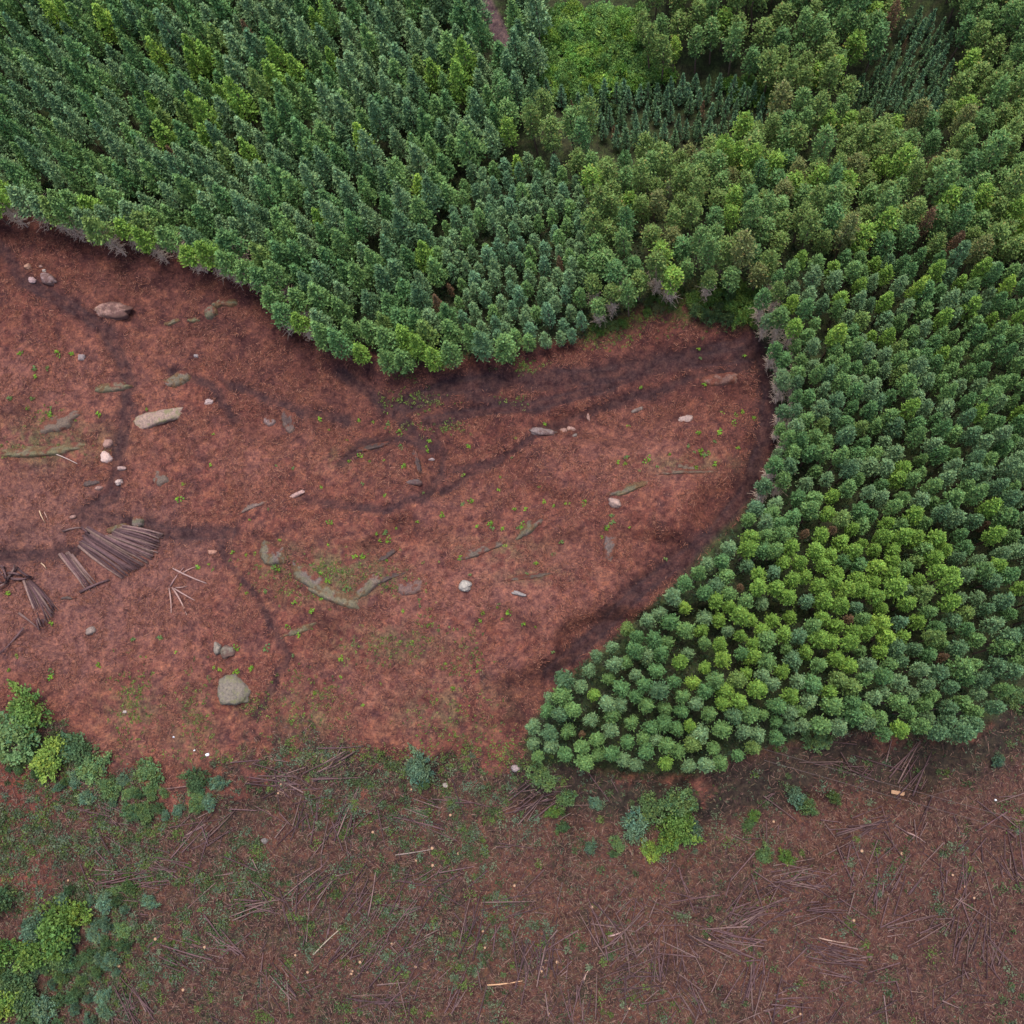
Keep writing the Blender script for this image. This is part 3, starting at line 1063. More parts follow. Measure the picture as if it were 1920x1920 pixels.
def shrub_field(poly, n, rmin, rmax, hmin, hmax, tones, label, group, gap=.75):
    xs, ys = [p[0] for p in poly], [p[1] for p in poly]
    got, tries = [], 0
    while len(got) < n and tries < 8000:
        tries += 1
        px, py = r.uniform(min(xs), max(xs)), r.uniform(min(ys), max(ys))
        if not inside(px, py, poly):
            continue
        rp = r.uniform(rmin, rmax)
        if any(math.hypot(px - a, py - b) < gap * (rp + c) for a, b, c in got):
            continue
        got.append((px, py, rp))
        tn, word = tones[int(r.integers(0, len(tones)))]
        fx, fy = (px - min(xs)) / (max(xs) - min(xs)), (py - min(ys)) / (max(ys) - min(ys))
        cell = ('top', 'upper', 'lower', 'bottom')[min(3, int(fy * 4))] + ' ' + ('leftmost', 'left', 'middle', 'right', 'rightmost')[min(4, int(fx * 5))]
        sz_ = 'big' if (rp - rmin) / (rmax - rmin) > .66 else 'small' if (rp - rmin) / (rmax - rmin) < .33 else 'medium'
        add_shrub(px, py, rp, r.uniform(hmin, hmax), tn, f'{sz_} {word} {label}, {cell} part', group)


T3 = [((.18, .34, .070), 'fresh green'), ((.23, .38, .075), 'lime green'), ((.150, .28, .080), 'dull green'), ((.21, .36, .10), 'pale green')]
shrub_field([(1000, 60), (1060, 20), (1200, 30), (1215, 120), (1260, 160), (1130, 180), (1010, 190)], 78, 13, 23, 1.3, 2.5, T3,
            'bush in the leafy gully beside cedars', 'bushes in the leafy gully', .55)
shrub_field([(1350, 150), (1440, 150), (1450, 195), (1370, 195)], 11, 10, 16, 1.2, 2.0, T3, 'bush in opening under the ridge pines', 'bushes under the ridge pines')
shrub_field([(1300, 545), (1410, 545), (1420, 610), (1330, 605), (1290, 580)], 20, 10, 17, 1.6, 2.8, [(MIDG, 'shaded green'), (LEAFY, 'fresh green'), (DARKG, 'deep green')],
            'bush on the grassy bank beside plantation corner', 'bushes on the grassy bank')
shrub_field([(1100, 600), (1180, 560), (1290, 520), (1310, 560), (1240, 585), (1120, 635)], 22, 7, 13, .8, 1.8, [(LEAFY, 'fresh green'), ('olive green', 'olive'), ('brownish olive', 'dry brownish')],
            'creeping bush at foot of the pine bank', 'bushes at the pine bank foot')
shrub_field([(1000, 170), (1130, 175), (1160, 215), (1100, 215), (1010, 205)], 10, 9, 14, 1.5, 2.5, [(DARKG, 'dark'), (MIDG, 'dull green')], 'bush along the hollow rim below leafy gully', 'bushes on the hollow rim')
shrub_field([(-20, 1350), (60, 1390), (200, 1450), (420, 1500), (300, 1540), (60, 1460), (-20, 1420)], 34, 8, 17, .6, 1.4, [(DARKG, 'dark green'), (MIDG, 'mid green'), (TEALG, 'grey green')],
            'scrub plant along bank below red slope', 'scrub along the bank')
shrub_field([(0, 1820), (120, 1660), (260, 1660), (240, 1800), (200, 1925), (0, 1930)], 60, 8, 16, .7, 1.6, [(DARKG, 'dark green'), (MIDG, 'mid green'), (TEALG, 'grey green')],
            'scrub plant around the lower corner thicket', 'scrub round the corner thicket')

# ------------------------------------------------------------------ rocks
import bmesh
def ico(sub):
    bm = bmesh.new()
    bmesh.ops.create_icosphere(bm, subdivisions=sub, radius=1)
    V = np.array([v.co[:] for v in bm.verts])
    F = np.array([[v.index for v in f.verts] for f in bm.faces])
    bm.free()
    return V, F


IV, IF = ico(4)


def rock(px, py, lpx, wpx, rot, hgt, colr, mat, name, label, cat='boulder', seed=0, group=None, blocky=.25, sink=.35):
    """a stone lying at the photograph's pixel; rot in degrees, counter-clockwise"""
    x, y, z = ground_at(px, py)
    k = px_per_m(x, y, z)
    r = np.random.default_rng(seed + int(px * 3 + py))
    V = IV.copy()
    off = r.random(3) * 40
    for _ in range(9):                       # broken facets
        nrm = r.normal(0, 1, 3)
        nrm[2] = abs(nrm[2]) * .6
        nrm /= np.linalg.norm(nrm)
        dcut = 1 - blocky * (.5 + r.random())
        over = np.maximum(V @ nrm - dcut, 0)
        V -= over[:, None] * nrm[None, :] * .85
    dsp = fbm(V[:, 0] * 1.6 + off[0], V[:, 1] * 1.6 + V[:, 2] + off[1], 3, 4) - .5
    pn = (np.abs(V) ** 3).sum(1) ** (1 / 3)
    V = V / (pn[:, None] ** .45)
    th_ = np.arctan2(V[:, 1], V[:, 0])
    V[:, :2] *= (1 + .50 * (fbm(np.cos(th_) * 1.3 + off[2], np.sin(th_) * 1.3 + off[0], 7, 3) - .5))[:, None]
    fine_ = fbm(V[:, 0] * 6 + off[1], V[:, 1] * 6 + V[:, 2] * 4, 13, 3) - .5
    V *= (1 + .50 * dsp + .12 * fine_)[:, None]
    V *= np.array([lpx / k / 2, wpx / k / 2, hgt])
    V[:, 2] += hgt * (1 - 2 * sink) * .5
    me = make_mesh(name, V, IF, [mat], None, True)
    o = link(name, me)
    o.location = (x, y, z)
    o.rotation_euler = (r.normal(0, .05), r.normal(0, .05), math.radians(rot))
    o.color = (*colr, 1)
    tag(o, label, cat, group)
    return o


def outcrop(px, py, lpx, wpx, rot, hgt, colr, mossy, name, label, cat, seed=0):
    """a low bedrock ledge breaking through the soil: steep on its lower side, buried on the upper side"""
    x, y, z = ground_at(px, py)
    k = px_per_m(x, y, z)
    r = np.random.default_rng(seed + int(px * 5 + py * 3))
    a, b = lpx / k / 2 * 1.12, wpx / k / 2 * 1.35
    nr, na_ = 16, 72
    th = np.linspace(0, 2 * math.pi, na_, endpoint=False)
    o1 = r.random(2) * 50
    out = 1 + .75 * (fbm(np.cos(th) * 1.5 + o1[0], np.sin(th) * 1.5 + o1[1], 5, 4) - .5)
    rr = np.linspace(0, 1, nr + 1)[1:]
    TH, RR = np.meshgrid(th, rr)
    OUT = np.tile(out, (nr, 1))
    u = np.concatenate([[0], (np.sign(np.cos(TH)) * np.abs(np.cos(TH)) ** .75 * RR * OUT).ravel()])
    v = np.concatenate([[0], (np.sin(TH) * RR * OUT).ravel()])
    q = np.concatenate([[0], RR.ravel()])
    bend = .5 * (fbm(u * 1.4 + o1[1], 0 * u, 8, 2) - .5)
    c_, s_ = math.cos(math.radians(rot)), math.sin(math.radians(rot))
    lx, ly = u * a, (v + bend) * b
    X, Y = lx * c_ - ly * s_, lx * s_ + ly * c_
    low = sstep(.9, -.7, v) if False else 1 - sstep(-.7, .8, v)
    n_ = fbm((x + X) * 1.3, (y + Y) * 1.3, 12, 4)
    h = hgt * (.15 + .85 * low) * (1 - q ** 7) * (.55 + .9 * n_) - .30 * q ** 9
    Z = gz(x + X, y + Y) - z + h
    n2_ = fbm((x + X) * 2.3, (y + Y) * 2.3, 19, 3)
    bare = sstep(.47, .60, .5 * n_ + .5 * n2_ + .16 * low - .10 * q)
    soil = np.array([.120, .046, .035])
    cc = soil + (np.array(colr) - soil) * (bare * .9)[:, None]
    if mossy:
        mm = sstep(.45, .60, fbm((x + X) * .9, (y + Y) * .9, 25, 4) + .10 * low) * mossy
        cc = cc + (np.array([.100, .108, .048]) - cc) * mm[:, None]
    F = []
    for i in range(nr - 1):
        for j in range(na_):
            A0, A1 = 1 + i * na_ + j, 1 + i * na_ + (j + 1) % na_
            F.append([A0, A0 + na_, A1 + na_, A1])
    for j in range(0, na_, 2):
        F.append([0, 1 + j, 1 + (j + 1) % na_, 1 + (j + 2) % na_])
    o = link(name, make_mesh(name, np.stack([X, Y, Z], -1), np.array(F), [M_LEDGE], cc, True))
    o.location = (x, y, z)
    tag(o, label, cat)
    return o


PINK, GREY, PALE, DGREY, TAN = (.28, .17, .145), (.18, .15, .135), (.36, .31, .28), (.11, .085, .085), (.31, .18, .13)
B, O_ = 'boulder', 'rock_outcrop'
for a in [
    (212, 584, 78, 34, -9, 1.1, PINK, M_ROCK_LITTER, B, 'long oval boulder with dark littered top and pink flank by the dirt track'),
    (89, 523, 34, 22, -40, .9, (.27, .19, .19), M_ROCK_LITTER, B, 'purple grey boulder with pink rim beside the track near forest edge'),
    (53, 500, 14, 11, 0, .5, TAN, M_ROCK, B, 'small tan stone above purple grey boulder'),
    (61, 526, 16, 12, -10, .5, (.36, .25, .25), M_ROCK, B, 'small pinkish stone lying in the track next to purple grey boulder'),
    (77, 500, 7, 6, 0, .3, PINK, M_ROCK, B, 'pebble sized pink stone by the tip of purple grey boulder'),
    (83, 508, 8, 6, 0, .3, PALE, M_ROCK, B, 'pale little stone touching the purple grey boulder'),
    (290, 784, 112, 34, 12, .8, (.27, .19, .16), M_ROCK_MOSS, B, 'longest slab boulder, pink topped with mossy green lower edge'),
    (199, 857, 27, 19, -35, .7, (.50, .36, .32), M_ROCK, B, 'brightest pinkish white stone beside the track'),
    (203, 832, 17, 19, 0, .6, PINK, M_ROCK, B, 'pink stone right above the brightest stone'),
    (228, 878, 17, 10, 5, .4, (.32, .22, .2), M_ROCK, B, 'flat brownish pink stone below the brightest stone'),
    (224, 904, 14, 11, 20, .5, (.42, .32, .29), M_ROCK, B, 'pale speckled stone at lower end of the track'),
    (186, 915, 16, 9, 0, .4, PINK, M_ROCK, B, 'oblong pink stone lowest of the track stones'),
    (171, 1183, 19, 16, 20, .7, (.22, .17, .15), M_ROCK, B, 'grey brown boulder below the smaller log pile'),
    (437, 1297, 66, 62, 0, 1.1, (.17, .145, .12), M_ROCK_MOSS, B, 'largest round grey boulder near the foot of red slope'),
    (408, 1216, 14, 26, 5, .8, (.21, .18, .15), M_ROCK, B, 'upright grey rock fin above largest boulder'),
    (426, 1221, 30, 26, 0, .5, (.17, .15, .12), M_ROCK_LITTER, B, 'low dark rock beside the upright rock fin'),
    (873, 1098, 27, 25, -20, .9, (.33, .30, .27), M_ROCK, B, 'solitary pale white boulder in the middle of mound'),
    (972, 1113, 27, 9, -18, .5, (.27, .24, .23), M_ROCK, B, 'thin grey stone to one side of solitary white boulder'),
    (1152, 943, 30, 16, -22, .7, (.33, .23, .20), M_ROCK, B, 'pinkish grey slab boulder near top of mound'),
    (1018, 810, 56, 18, -6, .6, (.20, .155, .15), M_ROCK_LITTER, B, 'flat dark boulder beside the upper track'),
    (1057, 808, 15, 11, 0, .5, PINK, M_ROCK, B, 'pink stone first to the side of flat dark boulder'),
    (1071, 804, 17, 9, -8, .4, (.36, .23, .2), M_ROCK, B, 'oval pink stone at the end of stone row'),
    (1078, 817, 11, 8, 20, .4, GREY, M_ROCK, B, 'little grey stone under the oval pink stone'),
    (1285, 787, 27, 16, 10, .5, (.30, .22, .2), M_ROCK, B, 'greyish stone in the pale litter below ridge track'),
    (1195, 770, 30, 9, 20, .4, GREY, M_ROCK_LITTER, B, 'half buried grey stone on upper track shoulder'),
    (1103, 783, 7, 18, 10, .4, PINK, M_ROCK, B, 'narrow pink sliver stone by upper track'),
    (775, 905, 34, 14, 5, .5, DGREY, M_ROCK_LITTER, B, 'dark grey rock inside the loop of the curved track'),
    (809, 862, 12, 5, 5, .3, (.30, .24, .24), M_ROCK, B, 'small grey chip beside the curved track'),
    (497, 1577, 15, 12, 0, .4, (.17, .15, .14), M_ROCK, B, 'grey stone among slash in the lower clear-cut'),
    (153, 670, 15, 13, 0, .4, (.26, .21, .21), M_ROCK, B, 'round grey stone on the upper red slope'),
    (368, 668, 9, 8, 0, .4, (.30, .26, .26), M_ROCK, B, 'lone light grey pebble below the forest edge'),
    (392, 754, 20, 11, 8, .4, (.36, .27, .26), M_ROCK, B, 'pale pink stone beyond the end of the longest slab'),
    (555, 928, 34, 8, 25, .3, (.34, .22, .20), M_ROCK, B, 'narrow pink stone at start of curved track'),
    (137, 969, 13, 7, 10, .3, PINK, M_ROCK, B, 'small pink stone above the large log pile'),
    (398, 1035, 18, 9, 0, .4, (.36, .19, .14), M_ROCK, B, 'orange brown stone at the head of the winding path'),
    (235, 1335, 9, 6, 0, .3, PALE, M_ROCK, B, 'tiny pale stone at the foot of slope'),
    (195, 1441, 10, 8, 0, .3, PALE, M_ROCK, B, 'tiny white stone between bank bushes'),
    (968, 1440, 22, 14, 10, .8, (.30, .24, .24), M_ROCK, B, 'grey stone at the very tip of the plantation'),
    (835, 1472, 12, 9, 0, .4, PALE, M_ROCK, B, 'light stone beside round grey green bush'),
    (514, 1040, 58, 32, -28, .8, (.22, .185, .165), M_ROCK_MOSS, O_, 'rounded grey outcrop at upper end of mossy ledges'),
    (575, 1080, 90, 26, -32, .7, (.20, .17, .15), M_ROCK_MOSS, O_, 'dark mossy ledge sloping below rounded outcrop'),
    (625, 1115, 90, 26, -22, .7, (.24, .20, .16), M_ROCK_MOSS, O_, 'greenest ledge in the middle of mossy ledges'),
    (688, 1100, 72, 20, 38, .7, (.22, .18, .15), M_ROCK_MOSS, O_, 'mossy ledge turning upward with dark undercut'),
    (728, 1038, 46, 12, 42, .5, DGREY, M_ROCK_LITTER, O_, 'thin dark ledge above the mossy ledges'),
    (735, 1080, 56, 10, 22, .4, DGREY, M_ROCK_LITTER, O_, 'thin dark ledge continuing beyond mossy undercut'),
    (770, 1098, 50, 28, 0, .4, (.20, .13, .12), M_ROCK_LITTER, O_, 'low reddish grey outcrop beside mossy ledges'),
    (905, 1030, 86, 16, 20, .5, (.17, .14, .12), M_ROCK_LITTER, O_, 'long low broken ledge on middle of mound'),
    (990, 988, 56, 20, 36, .6, (.20, .165, .14), M_ROCK_MOSS, O_, 'grey ledge with green plants uphill of long broken ledge'),
    (990, 1082, 90, 10, 12, .4, (.16, .13, .11), M_ROCK_LITTER, O_, 'thin ledge line below the grey planted ledge'),
    (1145, 1010, 24, 62, -12, .5, (.18, .145, .14), M_ROCK_LITTER, O_, 'vertical dark outcrop under pinkish slab boulder'),
    (1180, 914, 76, 15, 16, .5, (.19, .16, .13), M_ROCK_MOSS, O_, 'flat mossy ledge above pinkish slab boulder'),
    (1290, 884, 120, 8, 6, .35, (.19, .15, .12), M_ROCK_LITTER, O_, 'long thin ledge near curved forest edge'),
    (700, 838, 70, 12, 8, .5, DGREY, M_ROCK_LITTER, O_, 'arched dark ledge crowning the little knoll'),
    (783, 868, 10, 44, 18, .6, DGREY, M_ROCK_LITTER, O_, 'dark crack-like ledge on side of little knoll'),
    (75, 846, 155, 18, 7, .7, (.22, .19, .13), M_ROCK_MOSS, O_, 'long mossy green ledge crossing the left slope'),
    (112, 790, 76, 26, 22, .7, (.20, .155, .13), M_ROCK_LITTER, O_, 'humped litter covered outcrop above long mossy ledge'),
    (125, 1120, 30, 8, 5, .3, DGREY, M_ROCK_LITTER, O_, 'dark flat rock under the large log pile'),
    (331, 712, 46, 22, 12, .6, (.22, .17, .16), M_ROCK_MOSS, O_, 'grey wedge outcrop above the longest slab'),
    (205, 724, 64, 14, 8, .6, (.22, .19, .14), M_ROCK_MOSS, O_, 'mossy ledge ending in pink spur at the track'),
    (424, 567, 44, 16, 6, .8, (.24, .22, .16), M_ROCK_MOSS, O_, 'mossy outcrop right under the tall forest edge'),
    (395, 584, 26, 20, 20, .7, (.20, .18, .14), M_ROCK_MOSS, O_, 'rounded mossy outcrop beside the forest edge outcrop'),
    (322, 604, 34, 9, 8, .4, (.24, .20, .16), M_ROCK_MOSS, O_, 'flat strip outcrop between track and forest edge'),
    (362, 600, 22, 8, 4, .4, (.20, .18, .13), M_ROCK_MOSS, O_, 'short strip outcrop in line with flat strip'),
    (541, 788, 28, 30, 0, .5, (.19, .14, .13), M_ROCK_LITTER, O_, 'squat brown outcrop on open red slope'),
    (505, 786, 22, 16, 0, .4, (.26, .19, .19), M_ROCK_LITTER, O_, 'small purplish outcrop beside squat brown outcrop'),
    (258, 978, 20, 18, 0, .6, (.20, .17, .15), M_ROCK_MOSS, O_, 'grey rock above the large log pile'),
    (218, 990, 40, 12, 18, .5, (.18, .16, .14), M_ROCK_MOSS, O_, 'dull grey ledge leading to the large log pile'),
    (1350, 712, 66, 16, -4, .5, (.24, .14, .12), M_ROCK_LITTER, O_, 'reddish ridge rock near the dark track bend'),
    (170, 905, 34, 12, 8, .4, DGREY, M_ROCK_LITTER, O_, 'dark ledge beside the oblong pink stone'),
    (300, 895, 30, 26, 40, .4, (.19, .15, .13), M_ROCK_LITTER, O_, 'faint brown outcrop in open litter'),
    (470, 950, 60, 10, 20, .3, (.24, .18, .16), M_ROCK_LITTER, O_, 'low grey ledge leading to the narrow pink stone'),
    (1290, 875, 40, 12, 4, .3, (.20, .16, .13), M_ROCK_LITTER, O_, 'small ledge lying above long thin ledge'),
    (560, 1180, 60, 10, 26, .3, (.20, .16, .12), M_ROCK_MOSS, O_, 'faint mossy strip below the mossy ledges'),
]:
    px, py, l, w, rot, h, colr, mat, name, lab = a
    if name == B:
        rock(px, py, l, w, rot, h, colr, mat, name, lab, 'boulder')
    else:
        outcrop(px, py, l, w, rot, h * .9, np.array(colr) * .66, .38 if mat is M_ROCK_MOSS else .06, name, lab, 'rock outcrop')


# ------------------------------------------------------------------ logs
def log_mesh(length, r0, r1, seed, n=7):
    r = np.random.default_rng(seed)
    b = r.normal(0, .013) * length
    pts = [(-length / 2, 0, 0), (-length / 6, b, 0), (length / 6, b, 0), (length / 2, 0, 0)]
    V, F = tube(pts, [r0, r0 * .92, r1 * 1.06, r1], n)
    me = bpy.data.meshes.new('log')
    faces = [list(map(int, f)) for f in F] + [list(range(n))[::-1], list(range(3 * n, 4 * n))]
    me.from_pydata([tuple(v) for v in V], [], faces)
    me.materials.append(M_BARK)
    me.materials.append(M_CUT)
    me.polygons[len(faces) - 1].material_index = 1
    me.polygons[len(faces) - 2].material_index = 1
    for p in me.polygons[:-2]:
        p.use_smooth = True
    return me


LOGS = [log_mesh(8.0, .145, .07 + .015 * (i % 3), 30 + i) for i in range(9)]


def place_log(x0, y0, x1, y1, lift, thick, c, name, label, group, cat='log', link_it=True):
    z0 = float(gz(np.array([x0]), np.array([y0]))[0]) + lift + .12
    z1 = float(gz(np.array([x1]), np.array([y1]))[0]) + lift + .10
    zm = float(gz(np.array([(x0 + x1) / 2]), np.array([(y0 + y1) / 2]))[0]) + lift + .06
    dz = max(0.0, zm - (z0 + z1) / 2)
    z0 += dz
    z1 += dz
    d = Vector((x1 - x0, y1 - y0, z1 - z0))
    mid = Vector(((x0 + x1) / 2, (y0 + y1) / 2, (z0 + z1) / 2))
    q = d.to_track_quat('X', 'Z')
    if not link_it:
        return mid, q, d.length
    o = link(name, LOGS[random.randrange(9)])
    o.location = mid
    o.rotation_mode = 'QUATERNION'
    o.rotation_quaternion = q
    o.scale = (d.length / 8.0, thick, thick)
    o.color = (*c, 1)
    tag(o, label, cat, group)
    return o


LC = [(.092, .054, .058), (.11, .066, .068), (.068, .042, .046), (.15, .098, .09), (.102, .062, .063)]


def px_log(ax_, ay_, bx_, by_, lift, thick, c, name, label, group, cat='log'):
    x0, y0, _ = ground_at(ax_, ay_)
    x1, y1, _ = ground_at(bx_, by_)
    return place_log(x0, y0, x1, y1, lift, thick, c, name, label, group, cat)


def fan(a0, a1, b0, b1, n, layers, name, label, group, jit=3.0):
    for i in range(n):
        t = (i + .5) / n
        od = ('first', 'second', 'third', 'fourth', 'fifth', 'sixth', 'seventh', 'eighth', 'ninth', 'tenth', 'eleventh', 'twelfth', 'thirteenth', 'last')[i]
        for L in range(layers):
            j = random.uniform(-jit, jit)
            tt = t + (L * .5) / n
            e = random.uniform(-.05, .05)
            axp = a0[0] + (a1[0] - a0[0]) * tt + j
            ayp = a0[1] + (a1[1] - a0[1]) * tt + j * .3
            bxp = b0[0] + (b1[0] - b0[0]) * tt + random.uniform(-jit, jit)
            byp = b0[1] + (b1[1] - b0[1]) * tt + random.uniform(-1, 1)
            dx, dy = (bxp - axp) * e, (byp - ayp) * e
            px_log(axp - dx, ayp - dy, bxp + dx, byp + dy, .03 + L * .26 + random.uniform(0, .08), random.uniform(.80, 1.5),
                   tuple(np.array(random.choice(LC + [(.17, .115, .10)])) * random.uniform(.75, 1.25)), name, f'{od} {label}' + (', top layer' if L else ', bottom layer' if layers > 1 else ''), group)


SL = 'stacked_log'
fan((150, 1028), (172, 992), (228, 1086), (278, 1052), 14, 2, SL, 'peeled brown log from lower side in middle band of large pile', 'logs in the middle of large pile')
fan((196, 1012), (236, 988), (284, 1050), (304, 1003), 14, 2, SL, 'dark log from lower side in upper band of large pile', 'logs in the upper band of large pile')
fan((115, 1042), (134, 1036), (162, 1108), (186, 1096), 7, 1, SL, 'weathered log from outer side in lower band of large pile', 'logs in the lower band of large pile')
px_log(151, 1111, 207, 1087, .1, 1.5, LC[1], SL, 'crosswise bearer log under ends of the large pile', None)
px_log(156, 989, 172, 1002, .5, 1.2, LC[0], SL, 'short crooked log on top of large pile head', None)
px_log(120, 997, 158, 990, .2, 1.0, LC[3], SL, 'thin pole across the head of the large pile', None)
fan((48, 1092), (62, 1090), (78, 1180), (108, 1142), 11, 2, SL, 'dark log from outer side in small pile below crossed logs', 'logs in the small pile')
px_log(40, 1150, 80, 1182, .1, 1.1, LC[3], SL, 'pale outermost log along the small pile', None)
CR = [(-10, 1060, 16, 1090), (0, 1062, 12, 1066), (14, 1094, 38, 1064), (18, 1085, 32, 1060), (8, 1064, 17, 1091), (-8, 1086, 16, 1094), (26, 1086, 62, 1084),
      (40, 1068, 66, 1084), (-5, 1104, 20, 1092), (22, 1076, 50, 1082)]
for i, (a, b, c, d_) in enumerate(CR):
    px_log(a, b, c, d_, .05 + .1 * i, 1.3, LC[i % 5], 'felled_log', 'dark log in the criss-cross heap beside the small pile', 'logs in the criss-cross heap')
for (a, b, c, d_, th, cc, lab) in [
    (52, 1178, 6, 1228, 1.1, LC[1], 'long single log below the small pile'),
    (318, 1103, 322, 1150, .8, (.34, .22, .19), 'pale pole of the star, pointing straight down the slope'),
    (324, 1102, 351, 1153, .9, (.34, .22, .19), 'pale pole of the star, longest one'),
    (328, 1104, 366, 1126, .7, (.34, .23, .21), 'greyish pole of the star, shortest one'),
    (320, 1100, 346, 1064, .7, (.28, .17, .16), 'dark pole of the star, pointing uphill'),
    (330, 1102, 352, 1099, .6, (.3, .2, .18), 'faint pole of the star, level one'),
    (325, 1066, 388, 1094, .8, (.32, .22, .20), 'grey pole lying above the star of poles'),
    (343, 1075, 372, 1062, .7, (.32, .2, .17), 'thin pole crossing the grey pole above the star'),
    (75, 958, 86, 981, .6, (.50, .36, .24), 'short pale pole above the large log pile'),
    (84, 960, 92, 976, .5, (.34, .22, .18), 'second short pole above the large log pile'),
    (78, 1056, 88, 1067, .6, (.5, .36, .24), 'little pale stick beside the lower pile band'),
    (95, 848, 146, 870, .5, (.42, .33, .30), 'bleached thin stick below the long mossy ledge'),
    (1700, 1560, 1735, 1580, .7, (.30, .2, .18), 'thin log on the brown slope under plantation'),
    (588, 1790, 640, 1740, .6, (.34, .29, .22), 'pale bleached pole standing out among dark logs'),
    (914, 1846, 980, 1838, .7, (.48, .29, .17), 'orange split log near the bottom of clear-cut'),
    (1094, 1842, 1104, 1818, .6, (.45, .3, .24), 'short pale stake near the bottom clear-cut'),
    (742, 1603, 812, 1592, .6, (.24, .19, .17), 'greyish pole lying level in the clear-cut middle'),
    (1535, 1758, 1590, 1768, .7, (.36, .25, .20), 'pinkish peeled log crossing a dark bundle'),
    (1140, 1755, 1170, 1745, .8, (.36, .24, .22), 'short light log above the dark fan of logs'),
]:
    px_log(a, b, c, d_, .06, th, cc, 'felled_log', lab, None)

# scattered bundles of the lower clear-cut
lr = random.Random(5)
SECT = [('in scrub below red slope', 0, 520), ('in tangle under the mound', 520, 860), ('below the plantation tip', 860, 1180),
        ('below the central bushes', 1180, 1560), ('on brown open slope', 1560, 2000)]
cl = [(640, 1530, 75), (690, 1680, 65), (760, 1720, 55), (660, 1780, 60), (900, 1740, 70), (1000, 1790, 100), (1010, 1800, 80), (1130, 1740, 110),
      (1180, 1720, 45), (830, 1640, 25), (560, 1560, 60), (600, 1650, 50), (470, 1700, 10), (420, 1780, 150), (340, 1800, 165), (1010, 1495, 15), (1000, 1505, 25),
      (1270, 1700, 170), (1480, 1640, 5), (1500, 1650, 175), (1400, 1720, 40), (1380, 1760, 165), (1330, 1770, 170), (1550, 1710, 5), (1560, 1790, 160),
      (1580, 1800, 170), (1620, 1540, 20), (1450, 1700, 15), (1680, 1660, 60), (1720, 1740, 10), (1800, 1660, 80), (1890, 1620, 110), (1840, 1750, 75), (1860, 1790, 90),
      (720, 1860, 10), (870, 1860, 65), (1060, 1880, 80), (1200, 1850, 5), (1180, 1790, 30), (1300, 1860, 120), (1420, 1850, 70), (1480, 1880, 15),
      (300, 1620, 170), (250, 1650, 10), (390, 1560, 40), (520, 1460, 10), (560, 1470, 150), (200, 1530, 160), (640, 1440, 20), (800, 1530, 150),
      (530, 1840, 130), (240, 1880, 120), (960, 1700, 20), (1700, 1440, 60), (1580, 1430, 165), (760, 1790, 45), (560, 1720, 95), (1250, 1790, 85)]
segs = []
for (qx, qy, ang) in cl:
    for q in range(lr.randint(6, 13)):
        a = math.radians(-ang + lr.gauss(0, 13))
        L = lr.uniform(30, 100)
        mx, my = qx + lr.gauss(0, 26), qy + lr.gauss(0, 16)
        segs.append((mx - math.cos(a) * L / 2, my - math.sin(a) * L / 2, mx + math.cos(a) * L / 2, my + math.sin(a) * L / 2))
for q in range(190):
    qx, qy = lr.uniform(150, 1940), lr.uniform(1470, 1930)
    a, L = lr.uniform(0, math.pi), lr.uniform(30, 90)
    segs.append((qx - math.cos(a) * L / 2, qy - math.sin(a) * L / 2, qx + math.cos(a) * L / 2, qy + math.sin(a) * L / 2))
segs = [s_ for s_ in segs if not inside((s_[0] + s_[2]) / 2, (s_[1] + s_[3]) / 2, P_FIR)]
for s_ in list(segs)[::2]:
    mx, my = (s_[0] + s_[2]) / 2 + lr.gauss(0, 20), (s_[1] + s_[3]) / 2 + lr.gauss(0, 14)
    a, L = math.atan2(s_[3] - s_[1], s_[2] - s_[0]) + lr.gauss(0, .3), lr.uniform(14, 40)
    segs.append((mx - math.cos(a) * L / 2, my - math.sin(a) * L / 2, mx + math.cos(a) * L / 2, my + math.sin(a) * L / 2))
segs.sort(key=lambda s_: -math.hypot(s_[2] - s_[0], s_[3] - s_[1]))
rest = []
n_log = 0
